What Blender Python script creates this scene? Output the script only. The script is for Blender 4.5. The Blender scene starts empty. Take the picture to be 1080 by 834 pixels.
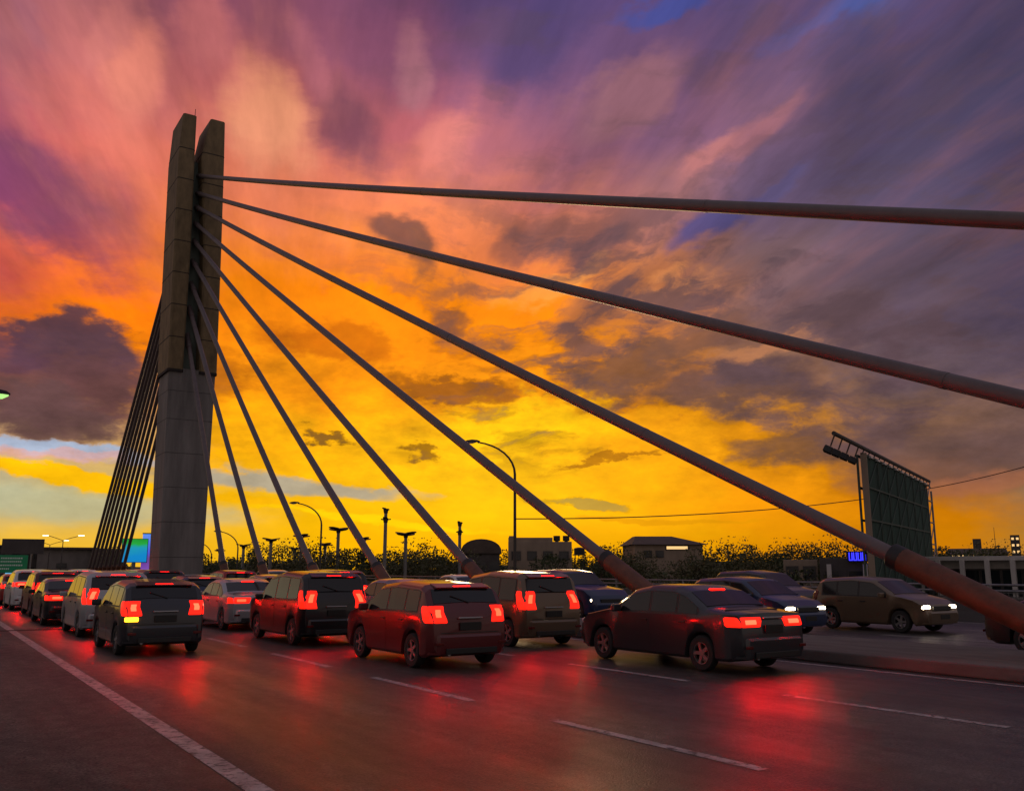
import bpy, bmesh, math, random
from mathutils import Vector, Matrix
random.seed(7)
R = math.radians
sc = bpy.context.scene
COL = sc.collection

# ------------------------------------------------------------------ survey
EYE = 1.75                      # eye height above the deck
YAW = R(33.0)                   # the camera looks 33 degrees to the right of the road
PITCH = math.atan(183 / 950)
FOC = 950 / 1080
MED = 16.4                      # cable plane (middle of the median)

def ray(px, py):
    a = px - 540; b = 417 - py
    f = 950 * math.cos(PITCH) - b * math.sin(PITCH)
    u = 950 * math.sin(PITCH) + b * math.cos(PITCH)
    return (a * math.cos(YAW) + f * math.sin(YAW), -a * math.sin(YAW) + f * math.cos(YAW), u)

def spot(px, py, dist):
    """a surveyed point: bearing and elevation read off the photo, own horizontal distance"""
    x, y, z = ray(px, py); h = math.hypot(x, y)
    return Vector((x / h * dist, y / h * dist, EYE + z / h * dist))

def azel(px, py):
    x, y, z = ray(px, py)
    return math.degrees(math.atan2(x, y)) - 33.0, math.degrees(math.atan2(z, math.hypot(x, y)))

def lin(c):
    return tuple(((v / 255) / 12.92 if v / 255 <= .04045 else ((v / 255 + .055) / 1.055) ** 2.4) for v in c)

# ------------------------------------------------------------------ materials
def mat(name, col, rough=.6, metal=0., spec=.5, noise=None, bump=None, emit=None, coat=0.):
    """noise = (scale, amount, stretch xyz), bump = (scale, strength)"""
    m = bpy.data.materials.new(name); m.use_nodes = True
    nt = m.node_tree; b = nt.nodes['Principled BSDF']
    b.inputs['Base Color'].default_value = (*col, 1)
    b.inputs['Roughness'].default_value = rough
    b.inputs['Metallic'].default_value = metal
    b.inputs['Specular IOR Level'].default_value = spec
    b.inputs['Coat Weight'].default_value = coat
    if emit:
        b.inputs['Emission Color'].default_value = (*emit[0], 1)
        b.inputs['Emission Strength'].default_value = emit[1]
    tc = nt.nodes.new('ShaderNodeTexCoord')
    if noise:
        s, amt, st = noise
        mp = nt.nodes.new('ShaderNodeMapping'); mp.inputs['Scale'].default_value = st
        nt.links.new(tc.outputs['Object'], mp.inputs['Vector'])
        n = nt.nodes.new('ShaderNodeTexNoise'); n.inputs['Scale'].default_value = s
        n.inputs['Detail'].default_value = 6; n.inputs['Roughness'].default_value = .65
        nt.links.new(mp.outputs[0], n.inputs['Vector'])
        r = nt.nodes.new('ShaderNodeValToRGB')
        r.color_ramp.elements[0].position = .3; r.color_ramp.elements[1].position = .7
        r.color_ramp.elements[0].color = (*[c * (1 - amt) for c in col], 1)
        r.color_ramp.elements[1].color = (*[min(1, c * (1 + amt)) for c in col], 1)
        nt.links.new(n.outputs['Fac'], r.inputs['Fac']); nt.links.new(r.outputs['Color'], b.inputs['Base Color'])
    if bump:
        n2 = nt.nodes.new('ShaderNodeTexNoise'); n2.inputs['Scale'].default_value = bump[0]
        n2.inputs['Detail'].default_value = 4
        nt.links.new(tc.outputs['Object'], n2.inputs['Vector'])
        bp = nt.nodes.new('ShaderNodeBump'); bp.inputs['Strength'].default_value = bump[1]; bp.inputs['Distance'].default_value = .02
        nt.links.new(n2.outputs['Fac'], bp.inputs['Height']); nt.links.new(bp.outputs['Normal'], b.inputs['Normal'])
    return m

def asphalt_mat():
    m = bpy.data.materials.new('asphalt'); m.use_nodes = True
    nt = m.node_tree; N = nt.nodes; L = nt.links; b = N['Principled BSDF']
    tc = N.new('ShaderNodeTexCoord')
    def noise(scale, st, det=5):
        mp = N.new('ShaderNodeMapping'); mp.inputs['Scale'].default_value = st
        L.new(tc.outputs['Object'], mp.inputs['Vector'])
        n = N.new('ShaderNodeTexNoise'); n.inputs['Scale'].default_value = scale; n.inputs['Detail'].default_value = det
        n.inputs['Roughness'].default_value = .6
        L.new(mp.outputs[0], n.inputs['Vector']); return n.outputs['Fac']
    def ramp(f, a, c, p0, p1):
        r = N.new('ShaderNodeValToRGB'); e = r.color_ramp.elements
        e[0].position = p0; e[1].position = p1; e[0].color = (*a, 1); e[1].color = (*c, 1)
        L.new(f, r.inputs['Fac']); return r.outputs['Color']
    def mul(a, c):
        x = N.new('ShaderNodeMix'); x.data_type = 'RGBA'; x.blend_type = 'MULTIPLY'; x.inputs[0].default_value = 1
        L.new(a, x.inputs[6]); L.new(c, x.inputs[7]); return x.outputs[2]
    grain = ramp(noise(34, (1, 1, 1), 4), (.012, .011, .010), (.15, .142, .135), .34, .72)
    worn = ramp(noise(1.1, (1, .05, 1)), (.72, .72, .73), (1.22, 1.19, 1.15), .35, .65)      # wheel tracks along the lanes
    patch = ramp(noise(.35, (1, .5, 1), 6), (.75, .75, .75), (1.2, 1.18, 1.14), .4, .6)
    blot = ramp(noise(5.5, (1, .7, 1), 7), (.62, .61, .60), (1.3, 1.28, 1.25), .36, .64)
    seam = ramp(noise(.16, (1, .35, 1), 2), (.70, .70, .70), (1, 1, 1), .485, .492)      # relaid areas with a sharp edge
    cn = N.new('ShaderNodeMath'); cn.operation = 'SUBTRACT'; L.new(noise(.55, (1, .6, 1), 6), cn.inputs[0]); cn.inputs[1].default_value = .47
    ab = N.new('ShaderNodeMath'); ab.operation = 'ABSOLUTE'; L.new(cn.outputs[0], ab.inputs[0])
    tar = ramp(ab.outputs[0], (.3, .3, .3), (1, 1, 1), .0012, .0035)                      # tar filled cracks
    L.new(mul(mul(mul(mul(mul(grain, worn), patch), blot), seam), tar), b.inputs['Base Color'])
    rr = ramp(noise(.8, (1, .12, 1)), (.30, .30, .30), (.52, .52, .52), .35, .68)
    spx = N.new('ShaderNodeSeparateXYZ'); L.new(tc.outputs['Object'], spx.inputs[0])     # the shoulder is not polished by tyres
    mrx = N.new('ShaderNodeMapRange'); mrx.interpolation_type = 'SMOOTHSTEP'; L.new(spx.outputs['X'], mrx.inputs[0])
    for i, q in enumerate((1.6, 3.6, .34, 0)): mrx.inputs[i + 1].default_value = q
    ar = N.new('ShaderNodeMath'); ar.operation = 'ADD'; L.new(rr, ar.inputs[0]); L.new(mrx.outputs[0], ar.inputs[1]); rr = ar.outputs[0]
    L.new(rr, b.inputs['Roughness'])
    bp = N.new('ShaderNodeBump'); bp.inputs['Strength'].default_value = .8; bp.inputs['Distance'].default_value = .016
    L.new(noise(48, (1, 1, 1), 3), bp.inputs['Height']); L.new(bp.outputs['Normal'], b.inputs['Normal'])
    return m

def paint_mat():
    """worn road paint: chipped through to the asphalt"""
    m = mat('road_paint', (.40, .36, .35), .6, noise=(5, .4, (1, .4, 1)), bump=(60, .4))
    nt = m.node_tree; N = nt.nodes; L = nt.links; b = N['Principled BSDF']; src = b.inputs['Base Color'].links[0].from_socket
    tc = N.new('ShaderNodeTexCoord'); n = N.new('ShaderNodeTexNoise'); n.inputs['Scale'].default_value = 9; n.inputs['Detail'].default_value = 8; n.inputs['Roughness'].default_value = .7
    L.new(tc.outputs['Object'], n.inputs['Vector']); r = N.new('ShaderNodeValToRGB'); r.color_ramp.elements[0].position = .40; r.color_ramp.elements[1].position = .50
    L.new(n.outputs['Fac'], r.inputs['Fac']); x = N.new('ShaderNodeMix'); x.data_type = 'RGBA'; L.new(r.outputs['Color'], x.inputs[0]); x.inputs[6].default_value = (.07, .065, .06, 1); L.new(src, x.inputs[7]); L.new(x.outputs[2], b.inputs['Base Color'])
    return m

M = dict(
    asphalt=asphalt_mat(), paint=paint_mat(),
    concrete=mat('concrete', (.30, .29, .28), .85, noise=(1.3, .28, (1, 1, .35)), bump=(14, .25)),
    kerb=mat('kerb_concrete', (.11, .105, .10), .85, noise=(3, .35, (1, .3, 1)), bump=(20, .3)),
    parapet=mat('weathered_concrete', (.085, .08, .078), .9, noise=(1.1, .4, (1, .4, .4)), bump=(10, .3)),
    pylon=mat('pylon_concrete', (.20, .188, .18), .8, noise=(1.1, .34, (1, 1, .14)), bump=(6, .4)),
    clad=mat('ochre_panel', (.21, .15, .075), .75, noise=(1.6, .35, (1, 1, .4)), bump=(9, .3)),
    groove=mat('green_grey_concrete', (.15, .19, .165), .85, noise=(1.2, .3, (1, 1, .3))),
    joint=mat('dark_joint', (.035, .03, .028), .9),
    cable=mat('cable_sheath', (.135, .105, .105), .45, noise=(2.0, .14, (1, 1, 1)), bump=(18, .12)),
    rust=mat('rust_brown_pipe', (.13, .045, .020), .55, noise=(2.5, .4, (1, 1, 1)), bump=(20, .25)),
    blacksteel=mat('black_steel', (.025, .025, .025), .5, .3),
    steel=mat('galvanised_steel', (.22, .22, .22), .45, .7, noise=(4, .25, (1, 1, .3))),
    darksteel=mat('dark_painted_steel', (.06, .055, .05), .55, .2),
    netting=mat('green_netting', (.020, .058, .042), .9, noise=(1.1, .5, (1, 1, .25)), bump=(9, .5)),
    redstrip=mat('red_banner', (.42, .06, .03), .8, noise=(1.2, .35, (1, 1, 1))),
    trunk=mat('bark', (.07, .05, .035), .9, noise=(6, .4, (1, 1, .3))),
    soil=mat('ground_soil', (.07, .065, .05), .95, noise=(.05, .4, (1, 1, 1))),
    glass=mat('car_glass', (.012, .013, .015), .06, 0, .6),
    bglass=mat('window_glass', (.02, .025, .03), .1, 0, .6),
    rubber=mat('tyre_rubber', (.02, .02, .02), .8),
    rim=mat('alloy_rim', (.45, .45, .46), .3, .9),
    blacktrim=mat('black_trim', (.02, .02, .02), .5),
    plate=mat('number_plate_black', (.015, .015, .015), .4),
    tail=mat('tail_lamp_lit', (.3, .005, .003), .25, emit=((1, .010, .003), 2.2)),
    bulb=mat('tail_bulb', (.3, .005, .003), .25, emit=((1, .0010, .0004), 300)), bulb2=mat('tail_bulb_soft', (.3, .005, .003), .25, emit=((1, .0014, .0005), 170)), bulb3=mat('tail_bulb_weak', (.3, .005, .003), .25, emit=((1, .004, .0014), 50)),
    tail_dim=mat('tail_lamp_glow', (.3, .005, .003), .25, emit=((1, .004, .0013), 9)),
    amber=mat('amber_indicator', (.6, .2, .01), .25, emit=((1, .33, .01), 7)),
    head=mat('headlamp_lit', (.8, .8, .8), .2, emit=((1, .80, .52), 13)),
    headoff=mat('headlamp_glass', (.5, .5, .5), .1),
    lampgreen=mat('street_lamp_lens', (.7, .8, .6), .3, emit=((.50, 1, .26), .95)),
    lampwarm=mat('street_lamp_warm_lens', (.8, .7, .5), .3, emit=((1, .82, .5), 4.0)),
    latt=mat('weathered_lattice', (.07, .10, .08), .7, .2), ledgreen=None, neon=mat('blue_neon', (.05, .05, .5), .4, emit=((.03, .03, 1), 2.6)),
    cyan=mat('cyan_lit_panel', (.1, .4, .6), .4, emit=((.10, .48, .8), .9)),
    teal=mat('teal_lit_panel', (.05, .4, .3), .4, emit=((.02, .42, .26), .8)),
    winwarm=mat('lit_window', (.6, .45, .2), .4, emit=((1, .62, .25), 1.0)),
    roadsign=mat('road_sign_green', (.01, .12, .05), .5, emit=((.0, .16, .06), .15)),
    signwhite=mat('sign_lettering', (.7, .75, .7), .5),
    wall_grey=mat('grey_render', (.20, .18, .165), .9, noise=(.4, .25, (1, 1, .5))),
    wall_dark=mat('dark_render', (.085, .075, .07), .9, noise=(.4, .25, (1, 1, .5))),
    wall_white=mat('white_render', (.62, .58, .54), .85, noise=(.5, .18, (1, 1, .4))),
    wall_tan=mat('tan_render', (.30, .23, .17), .85, noise=(.5, .2, (1, 1, .4))),
    roof=mat('brown_roof', (.10, .075, .06), .85, noise=(.8, .25, (1, 1, 1))),
    ochre=mat('ochre_post', (.40, .22, .08), .8, noise=(2, .25, (1, 1, 1))),
)
for k, c in dict(graphite=(.045, .048, .055), silver=(.42, .43, .45), white=(.70, .70, .69), black=(.012, .012, .014),
                 bluegrey=(.16, .21, .28), maroon=(.12, .012, .014), red=(.33, .018, .014), navy=(.015, .03, .09),
                 bronze=(.16, .11, .07), green=(.02, .10, .05), champagne=(.36, .31, .24), orange=(.45, .14, .02)).items():
    M['p_' + k] = mat('paint_' + k, c, .28, .35 if k in ('graphite', 'silver', 'bluegrey', 'bronze', 'champagne') else 0., .5, coat=.4)

def leaf_mat(name, c1, c2):
    m = bpy.data.materials.new(name); m.use_nodes = True
    nt = m.node_tree; b = nt.nodes['Principled BSDF']; b.inputs['Roughness'].default_value = .7
    g = nt.nodes.new('ShaderNodeNewGeometry'); r = nt.nodes.new('ShaderNodeValToRGB')
    r.color_ramp.elements[0].color = (*c1, 1); r.color_ramp.elements[1].color = (*c2, 1)
    nt.links.new(g.outputs['Random Per Island'], r.inputs['Fac']); nt.links.new(r.outputs['Color'], b.inputs['Base Color'])
    return m
M['leaf'] = leaf_mat('leaves', (.025, .040, .012), (.085, .10, .030))
M['leaf2'] = leaf_mat('olive_leaves', (.040, .045, .015), (.12, .11, .04))

def led_mat():
    m = bpy.data.materials.new('led_screen'); m.use_nodes = True
    nt = m.node_tree; N = nt.nodes; L = nt.links; b = N['Principled BSDF']
    tc = N.new('ShaderNodeTexCoord'); n = N.new('ShaderNodeTexNoise'); n.inputs['Scale'].default_value = .35; n.inputs['Detail'].default_value = 2
    sp = N.new('ShaderNodeSeparateXYZ'); L.new(tc.outputs['Object'], sp.inputs[0]); L.new(tc.outputs['Object'], n.inputs['Vector'])
    a = N.new('ShaderNodeMath'); a.operation = 'MULTIPLY_ADD'; L.new(n.outputs['Fac'], a.inputs[0]); a.inputs[1].default_value = .55
    s = N.new('ShaderNodeMath'); s.operation = 'MULTIPLY'; L.new(sp.outputs['Z'], s.inputs[0]); s.inputs[1].default_value = .22
    L.new(s.outputs[0], a.inputs[2])
    r = N.new('ShaderNodeValToRGB'); cr = r.color_ramp
    cr.elements[0].position = .12; cr.elements[0].color = (.0, .30, .75, 1)
    cr.elements[1].position = .95; cr.elements[1].color = (.05, .45, .55, 1)
    for p, c in ((.35, (.01, .40, .60)), (.48, (.02, .50, .06)), (.72, (.01, .38, .03))):
        e = cr.elements.new(p); e.color = (*c, 1)
    L.new(a.outputs[0], r.inputs['Fac']); L.new(r.outputs['Color'], b.inputs['Emission Color']); b.inputs['Emission Strength'].default_value = .75
    b.inputs['Base Color'].default_value = (.02, .02, .02, 1)
    return m
M['ledgreen'] = led_mat()
def pillar_mat():
    m = bpy.data.materials.new('lit_pillar'); m.use_nodes = True
    nt = m.node_tree; N = nt.nodes; L = nt.links; b = N['Principled BSDF']
    tc = N.new('ShaderNodeTexCoord'); sp = N.new('ShaderNodeSeparateXYZ'); L.new(tc.outputs['Object'], sp.inputs[0])
    mr = N.new('ShaderNodeMapRange'); mr.inputs[1].default_value = 0; mr.inputs[2].default_value = 8.2; L.new(sp.outputs['Z'], mr.inputs[0])
    r = N.new('ShaderNodeValToRGB'); cr = r.color_ramp
    cr.elements[0].position = 0; cr.elements[0].color = (.22, .06, .75, 1); cr.elements[1].position = 1; cr.elements[1].color = (.02, .22, .80, 1)
    for p, c in ((.2, (.14, .01, .45)), (.5, (.10, .01, .22)), (.62, (.02, .05, .70))):
        e = cr.elements.new(p); e.color = (*c, 1)
    L.new(mr.outputs[0], r.inputs['Fac']); L.new(r.outputs['Color'], b.inputs['Emission Color']); b.inputs['Emission Strength'].default_value = .9
    return m
M['pillar'] = pillar_mat()

# ------------------------------------------------------------------ mesh helpers
class MB:
    def __init__(s): s.v = []; s.f = []
    def add(s, vs, fs):
        o = len(s.v); s.v += [Vector(p) for p in vs]; s.f += [tuple(i + o for i in f) for f in fs]; return s
    def box(s, c, d, rz=0., mtx=None):
        hx, hy, hz = d[0] / 2, d[1] / 2, d[2] / 2
        vs = [Vector((x, y, z)) for z in (-hz, hz) for x, y in ((-hx, -hy), (hx, -hy), (hx, hy), (-hx, hy))]
        m = mtx or Matrix.Rotation(rz, 3, 'Z')
        vs = [m @ p + Vector(c) for p in vs]
        return s.add(vs, [(3, 2, 1, 0), (4, 5, 6, 7), (0, 1, 5, 4), (1, 2, 6, 5), (2, 3, 7, 6), (3, 0, 4, 7)])
    def loft(s, rings, cap=True, closed=True):
        n = len(rings[0]); vs = [p for r in rings for p in r]; fs = []
        for i in range(len(rings) - 1):
            for j in range(n if closed else n - 1):
                k = (j + 1) % n
                fs.append((i * n + j, i * n + k, (i + 1) * n + k, (i + 1) * n + j))
        if cap and closed:
            fs.append(tuple(range(n - 1, -1, -1))); fs.append(tuple((len(rings) - 1) * n + j for j in range(n)))
        return s.add(vs, fs)
    def tube(s, pts, rad, n=10, cap=True):
        pts = [Vector(p) for p in pts]
        if not isinstance(rad, (list, tuple)): rad = [rad] * len(pts)
        rings = []; up = None
        for i, p in enumerate(pts):
            t = (pts[min(i + 1, len(pts) - 1)] - pts[max(i - 1, 0)]).normalized()
            if up is None:
                up = Vector((0, 0, 1)) if abs(t.z) < .9 else Vector((1, 0, 0))
            a = t.cross(up).normalized(); b = a.cross(t).normalized(); up = b
            rings.append([p + (a * math.cos(2 * math.pi * k / n) + b * math.sin(2 * math.pi * k / n)) * rad[i] for k in range(n)])
        return s.loft(rings, cap)
    def prism(s, poly, z0, z1):
        return s.loft([[Vector((x, y, z0)) for x, y in poly], [Vector((x, y, z1)) for x, y in poly]])
    def build(s, name, m, parent=None, smooth=False, bevel=0., loc=(0, 0, 0), recalc=True, seg=2):
        me = bpy.data.meshes.new(name); me.from_pydata([tuple(p) for p in s.v], [], s.f); me.update()
        if recalc:
            bm = bmesh.new(); bm.from_mesh(me); bmesh.ops.recalc_face_normals(bm, faces=bm.faces); bm.to_mesh(me); bm.free()
        me.materials.append(m)
        if smooth:
            for p in me.polygons: p.use_smooth = True
        o = bpy.data.objects.new(name, me); COL.objects.link(o); o.location = loc
        if parent: o.parent = parent
        if bevel:
            md = o.modifiers.new('bevel', 'BEVEL'); md.width = bevel; md.segments = seg; md.limit_method = 'ANGLE'; md.angle_limit = R(40)
            md.harden_normals = False
        if smooth == 'auto':
            for p in me.polygons: p.use_smooth = True
            try: me.set_sharp_from_angle(angle=R(38))
            except Exception: pass
        return o

def tag(o, label=None, cat=None, group=None, kind=None):
    if label: o['label'] = label
    if cat: o['category'] = cat
    if group: o['group'] = group
    if kind: o['kind'] = kind
    return o

def thing(name, label, cat, loc=(0, 0, 0), rz=0., group=None):
    o = bpy.data.objects.new(name, None); o.empty_display_size = .3; COL.objects.link(o)
    o.location = loc; o.rotation_euler = (0, 0, rz)
    return tag(o, label, cat, group)

def copy_tree(o, parent=None):
    c = o.copy(); COL.objects.link(c); c.parent = parent
    for ch in list(o.children): copy_tree(ch, c)
    return c

# ------------------------------------------------------------------ the road line: straight, then a bend to the left
BEND, RAD = 118.0, 125.0
def path(x, y):
    if y <= BEND: return x, y
    a = (y - BEND) / (RAD)
    r = RAD + (x - MED)
    return MED - RAD + r * math.cos(a), BEND + r * math.sin(a)

def strip(x0, x1, ys, z, thick=0.):
    mb = MB(); rings = []
    for y in ys:
        a = path(x0, y); b = path(x1, y)
        if thick: rings.append([(a[0], a[1], z), (b[0], b[1], z), (b[0], b[1], z - thick), (a[0], a[1], z - thick)])
        else: rings.append([(a[0], a[1], z), (b[0], b[1], z)])
    mb.loft([[Vector(p) for p in r] for r in rings], cap=bool(thick), closed=bool(thick)); return mb
def yr(a, b, st=3.0):
    n = max(1, int(math.ceil((b - a) / st))); return [a + (b - a) * i / n for i in range(n + 1)]
ALLY = [-45, 0] + yr(6, 117, 12) + yr(118, 300, 3.5)
XL, XR = -1.0, 30.6          # inner faces of the two parapets
M0, M1 = 14.7, 18.1          # median kerbs

def up_faces(o):
    for p in o.data.polygons:
        if p.normal.z < 0: p.flip()
    return o
deck = strip(XL - .5, XR + .5, ALLY, -.01, 1.6).build('bridge_deck', M['concrete']); tag(deck, kind='structure')
road = strip(XL, M0, ALLY, 0.0).build('road_near', M['asphalt']); road.name = 'road'; up_faces(road); tag(road, kind='structure')
road2 = strip(M1, XR, ALLY, 0.0).build('road', M['asphalt']); up_faces(road2); tag(road2, kind='structure')
med = strip(M0, M1, ALLY, .22, .22).build('median', M['kerb'], bevel=.03); tag(med, kind='structure')
# painted lines
mk = MB()
def line(x, w, y0, y1):
    b = strip(x - w / 2, x + w / 2, yr(y0, y1, 3.5) if y1 > BEND else [y0, y1], .004); mk.add(b.v, b.f)
line(2.50, .20, -40, 290); line(M0 - .45, .15, -40, 290); line(M1 + .45, .15, -40, 290); line(XR - 1.1, .18, -40, 290)
for x in (6.5, 10.5, 22.2, 26.0):
    y = -30.0 + (0.2 if x < M0 else 1.7)
    while y < 250:
        line(x, .14, y, y + 3.2); y += 5.1
# dashes of the left lane were measured at 4.9 to 8.2 m ahead of the viewer
lines = mk.build('road_markings', M['paint']); up_faces(lines); tag(lines, kind='structure')
ej = MB()
for y in (-8.0, 30.5, 67.0, 104.0):
    for x0, x1 in ((XL, M0), (M1, XR)):
        ej.box(((x0 + x1) / 2, y, .0), (x1 - x0, .34, .012)); ej.box(((x0 + x1) / 2, y - .2, .0), (x1 - x0, .05, .018)); ej.box(((x0 + x1) / 2, y + .2, .0), (x1 - x0, .05, .018))
tag(ej.build('expansion_joint', M['joint']), kind='structure')
g = MB(); g.add([(-900, -900, -14), (2600, -900, -14), (2600, 2600, -14), (-900, 2600, -14)], [(0, 1, 2, 3)])
grd = g.build('ground', M['soil']); tag(grd, kind='structure')

def parapet(name, x, sgn, label):
    t = thing(name, label, 'parapet', (0, 0, 0))
    mb = MB(); rings = []
    for y in ALLY:
        prof = [(x, .0), (x + sgn * .10, .32), (x + sgn * .14, .78), (x + sgn * .42, .78), (x + sgn * .45, .0)]
        rings.append([Vector((*path(px, y), z)) for px, z in prof])
    mb.loft(rings); mb.build('wall', M['parapet'], t)
    rl = MB(); ys = [-40, 0] + yr(6, 117, 12) + yr(118, 290, 4)
    for z in (1.02, 1.22):
        rl.tube([(*path(x + sgn * .28, y), z) for y in ys], .04, 8)
    rl.build('hand_rail', M['steel'], t, smooth='auto')
    ps = MB()
    y = -40
    while y < 200:
        c = path(x + sgn * .28, y); ps.box((c[0], c[1], 1.0), (.07, .07, .46)); y += 2.5
    po = ps.build('rail_post', M['steel'], t); tag(po, kind='stuff')
    return t
parapet('bridge_parapet', XL, -1, 'concrete parapet with steel rail along the near left shoulder of the road')
parapet('bridge_parapet', XR, 1, 'dark concrete parapet with steel rail along the far side of the bridge')

# ------------------------------------------------------------------ pylon
PY = 71.0; PB = 74.6
def quad_ring(x0, x1, y0, y1, z, ch=.12):
    return [Vector(p) for p in ((x0 + ch, y0, z), (x1 - ch, y0, z), (x1, y0 + ch, z), (x1, y1 - ch, z), (x1 - ch, y1, z), (x0 + ch, y1, z), (x0, y1 - ch, z), (x0, y0 + ch, z))]
pyl = thing('bridge_pylon', 'tall concrete bridge pylon split into two prongs at the top', 'pylon', (MED, 72.8, 0))
def P(mb): # to local
    for p in mb.v: p -= Vector((MED, 72.8, 0))
    return mb
sh = MB(); sh.loft([quad_ring(15.05, 18.20, PY, PB, 0), quad_ring(14.95, 18.22, PY, PB, 6), quad_ring(14.72, 18.24, PY + .02, PB - .02, 17.0)])
P(sh).build('shaft', M['pylon'], pyl)
# between the two prongs: the recessed web that the cables come out of
web = MB(); web.loft([quad_ring(15.6, 17.2, PY + 1.15, PB - 1.1, 17.05, .05), quad_ring(15.3, 16.75, PY + 1.15, PB - 1.1, 34.6, .05)])
P(web).build('web', M['groove'], pyl)
lg = MB(); lg.loft([quad_ring(14.60, 15.72, PY - .12, PB + .12, 16.85), quad_ring(14.38, 15.66, PY - .12, PB + .12, 27),
                    quad_ring(14.22, 15.46, PY - .12, PB + .12, 34.6), quad_ring(14.36, 15.40, PY - .12, PB + .12, 38.0)])
a = P(lg).build('prong', M['clad'], pyl)
rg = MB(); rg.loft([quad_ring(16.95, 18.30, PY - .12, PB + .12, 16.85), quad_ring(16.66, 18.05, PY - .12, PB + .12, 27),
                    quad_ring(16.00, 17.82, PY - .12, PB + .12, 34.6), quad_ring(16.52, 17.68, PY - .12, PB + .12, 38.1)])
b2 = P(rg).build('prong', M['clad'], pyl)
jt = MB()
def lerpx(tab, z):
    for (z0, a0, b0), (z1, a1, b1) in zip(tab, tab[1:]):
        if z0 <= z <= z1:
            t = (z - z0) / (z1 - z0); return a0 + (a1 - a0) * t, b0 + (b1 - b0) * t
TL = [(16.85, 14.60, 15.72), (27, 14.38, 15.66), (34.6, 14.22, 15.46), (38.0, 14.36, 15.40)]
TR = [(16.85, 16.95, 18.30), (27, 16.66, 18.05), (34.6, 16.00, 17.82), (38.1, 16.52, 17.68)]
for z in (19.4, 22.0, 24.6, 27.2, 29.8, 32.4, 35.0):
    for tb in (TL, TR):
        x0, x1 = lerpx(tb, z); jt = MB(); jt.loft([quad_ring(x0 - .012, x1 + .012, PY - .132, PB + .132, z), quad_ring(x0 - .012, x1 + .012, PY - .132, PB + .132, z + .07)]); P(jt).build('panel_joint', M['joint'], pyl)
for x0, x1 in ((14.56, 15.74), (16.93, 18.32)):
    jt = MB(); jt.loft([quad_ring(x0, x1, PY - .15, PB + .15, 16.7), quad_ring(x0, x1, PY - .15, PB + .15, 16.9)]); P(jt).build('ledge', M['joint'], pyl)
br = MB(); br.tube([(15.55, 72.3, 34.6), (15.55, 72.3, 39.3)], [.05, .025], 6); br.box((15.55, 72.3, 37.2), (.16, .16, .3))
P(br).build('lightning_rod', M['blacksteel'], pyl)
for z in (2.6, 5.2, 7.8, 10.4, 13.0, 15.2):          # pour joints of the shaft
    q = z / 6 if z < 6 else 1; q2 = 0 if z < 6 else (z - 6) / 11
    x0 = 15.05 - .10 * q - .23 * q2; x1 = 18.20 + .02 * q + .02 * q2
    P(MB().loft([quad_ring(x0 - .006, x1 + .006, PY - .006 + .02 * q2, PB + .006 - .02 * q2, z), quad_ring(x0 - .006, x1 + .006, PY - .006 + .02 * q2, PB + .006 - .02 * q2, z + .05)])).build('pour_joint', M['parapet'], pyl)
ft = MB(); ft.box((16.6, 72.8, .5), (4.4, 4.9, .56)); P(ft).build('plinth', M['kerb'], pyl, bevel=.08)

# ------------------------------------------------------------------ stay cables
UPZ = [33.5, 32.0, 30.8, 29.4, 27.9, 26.2, 24.3, 22.3, 20.0]
ANY = [-12.3, -2.6, 7.3, 16.8, 25.2, 33.3, 41.2, 49.4, 57.6]
PIPE = [4.2, 4.2, 4.3, 4.0, 3.4, 3.0, 2.8, 2.6, 2.4]
ORD = ['topmost', 'second', 'third', 'fourth', 'fifth', 'sixth', 'seventh', 'eighth', 'lowest']
DESC = ['topmost thick stay cable running almost level across the sky to the right edge',
        'second stay cable from the top, crossing the whole sky down to the right edge',
        'third stay cable from the top, with a brown lower pipe by the billboard',
        'fourth stay cable from the top, with a brown pipe beside the gabled building',
        'fifth stay cable from the top, ending left of the flat roofed block',
        'sixth stay cable from the top, ending near the tall two tier park light',
        'seventh stay cable from the top, ending beside the curved street lamp',
        'eighth stay cable from the top, second from the pylon at deck level',
        'lowest and steepest front stay cable, nearest the pylon at deck level']
TOPX = 16.15
for i in range(9):
    top = Vector((TOPX, 72.25, UPZ[i])); bot = Vector((MED, ANY[i], .22))
    d = (bot - top); ln = d.length; u = d / ln
    t = thing('stay_cable', DESC[i], 'cable', bot, 0, 'stay cables in front of the pylon')
    n = 14
    def pt(s):      # slight sag of a real stay
        q = s / ln; return top + u * s - Vector((0, 0, 1)) * (0.0030 * ln * 4 * q * (1 - q)) - bot
    pe = ln - PIPE[i]
    MB().tube([pt(pe * k / n) for k in range(n + 1)], .165, 16).build('sheath', M['cable'], t, smooth='auto')
    col = MB(); col.tube([pt(pe - .04), pt(pe + .22)], .255, 16); col.build('collar', M['blacksteel'], t, smooth='auto', bevel=.02)
    pp = MB(); pp.tube([pt(pe + .2), pt(ln + .25)], .25, 18); pp.build('guard_pipe', M['rust'], t, smooth='auto')
    for q in (.12, .3, .5, .7, .88):
        MB().tube([pt(pe * q - .07), pt(pe * q + .07)], .171, 16).build('sheath_band', M['cable'], t, smooth='auto')
    sl = MB(); sl.tube([pt(-.1), pt(1.5)], .205, 14); sl.build('socket', M['cable'], t, smooth='auto')
    fl = MB(); fl.box((0, 0, .16), (.9, 1.3, .34)); fl.build('anchor_block', M['kerb'], t, bevel=.05)
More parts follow.
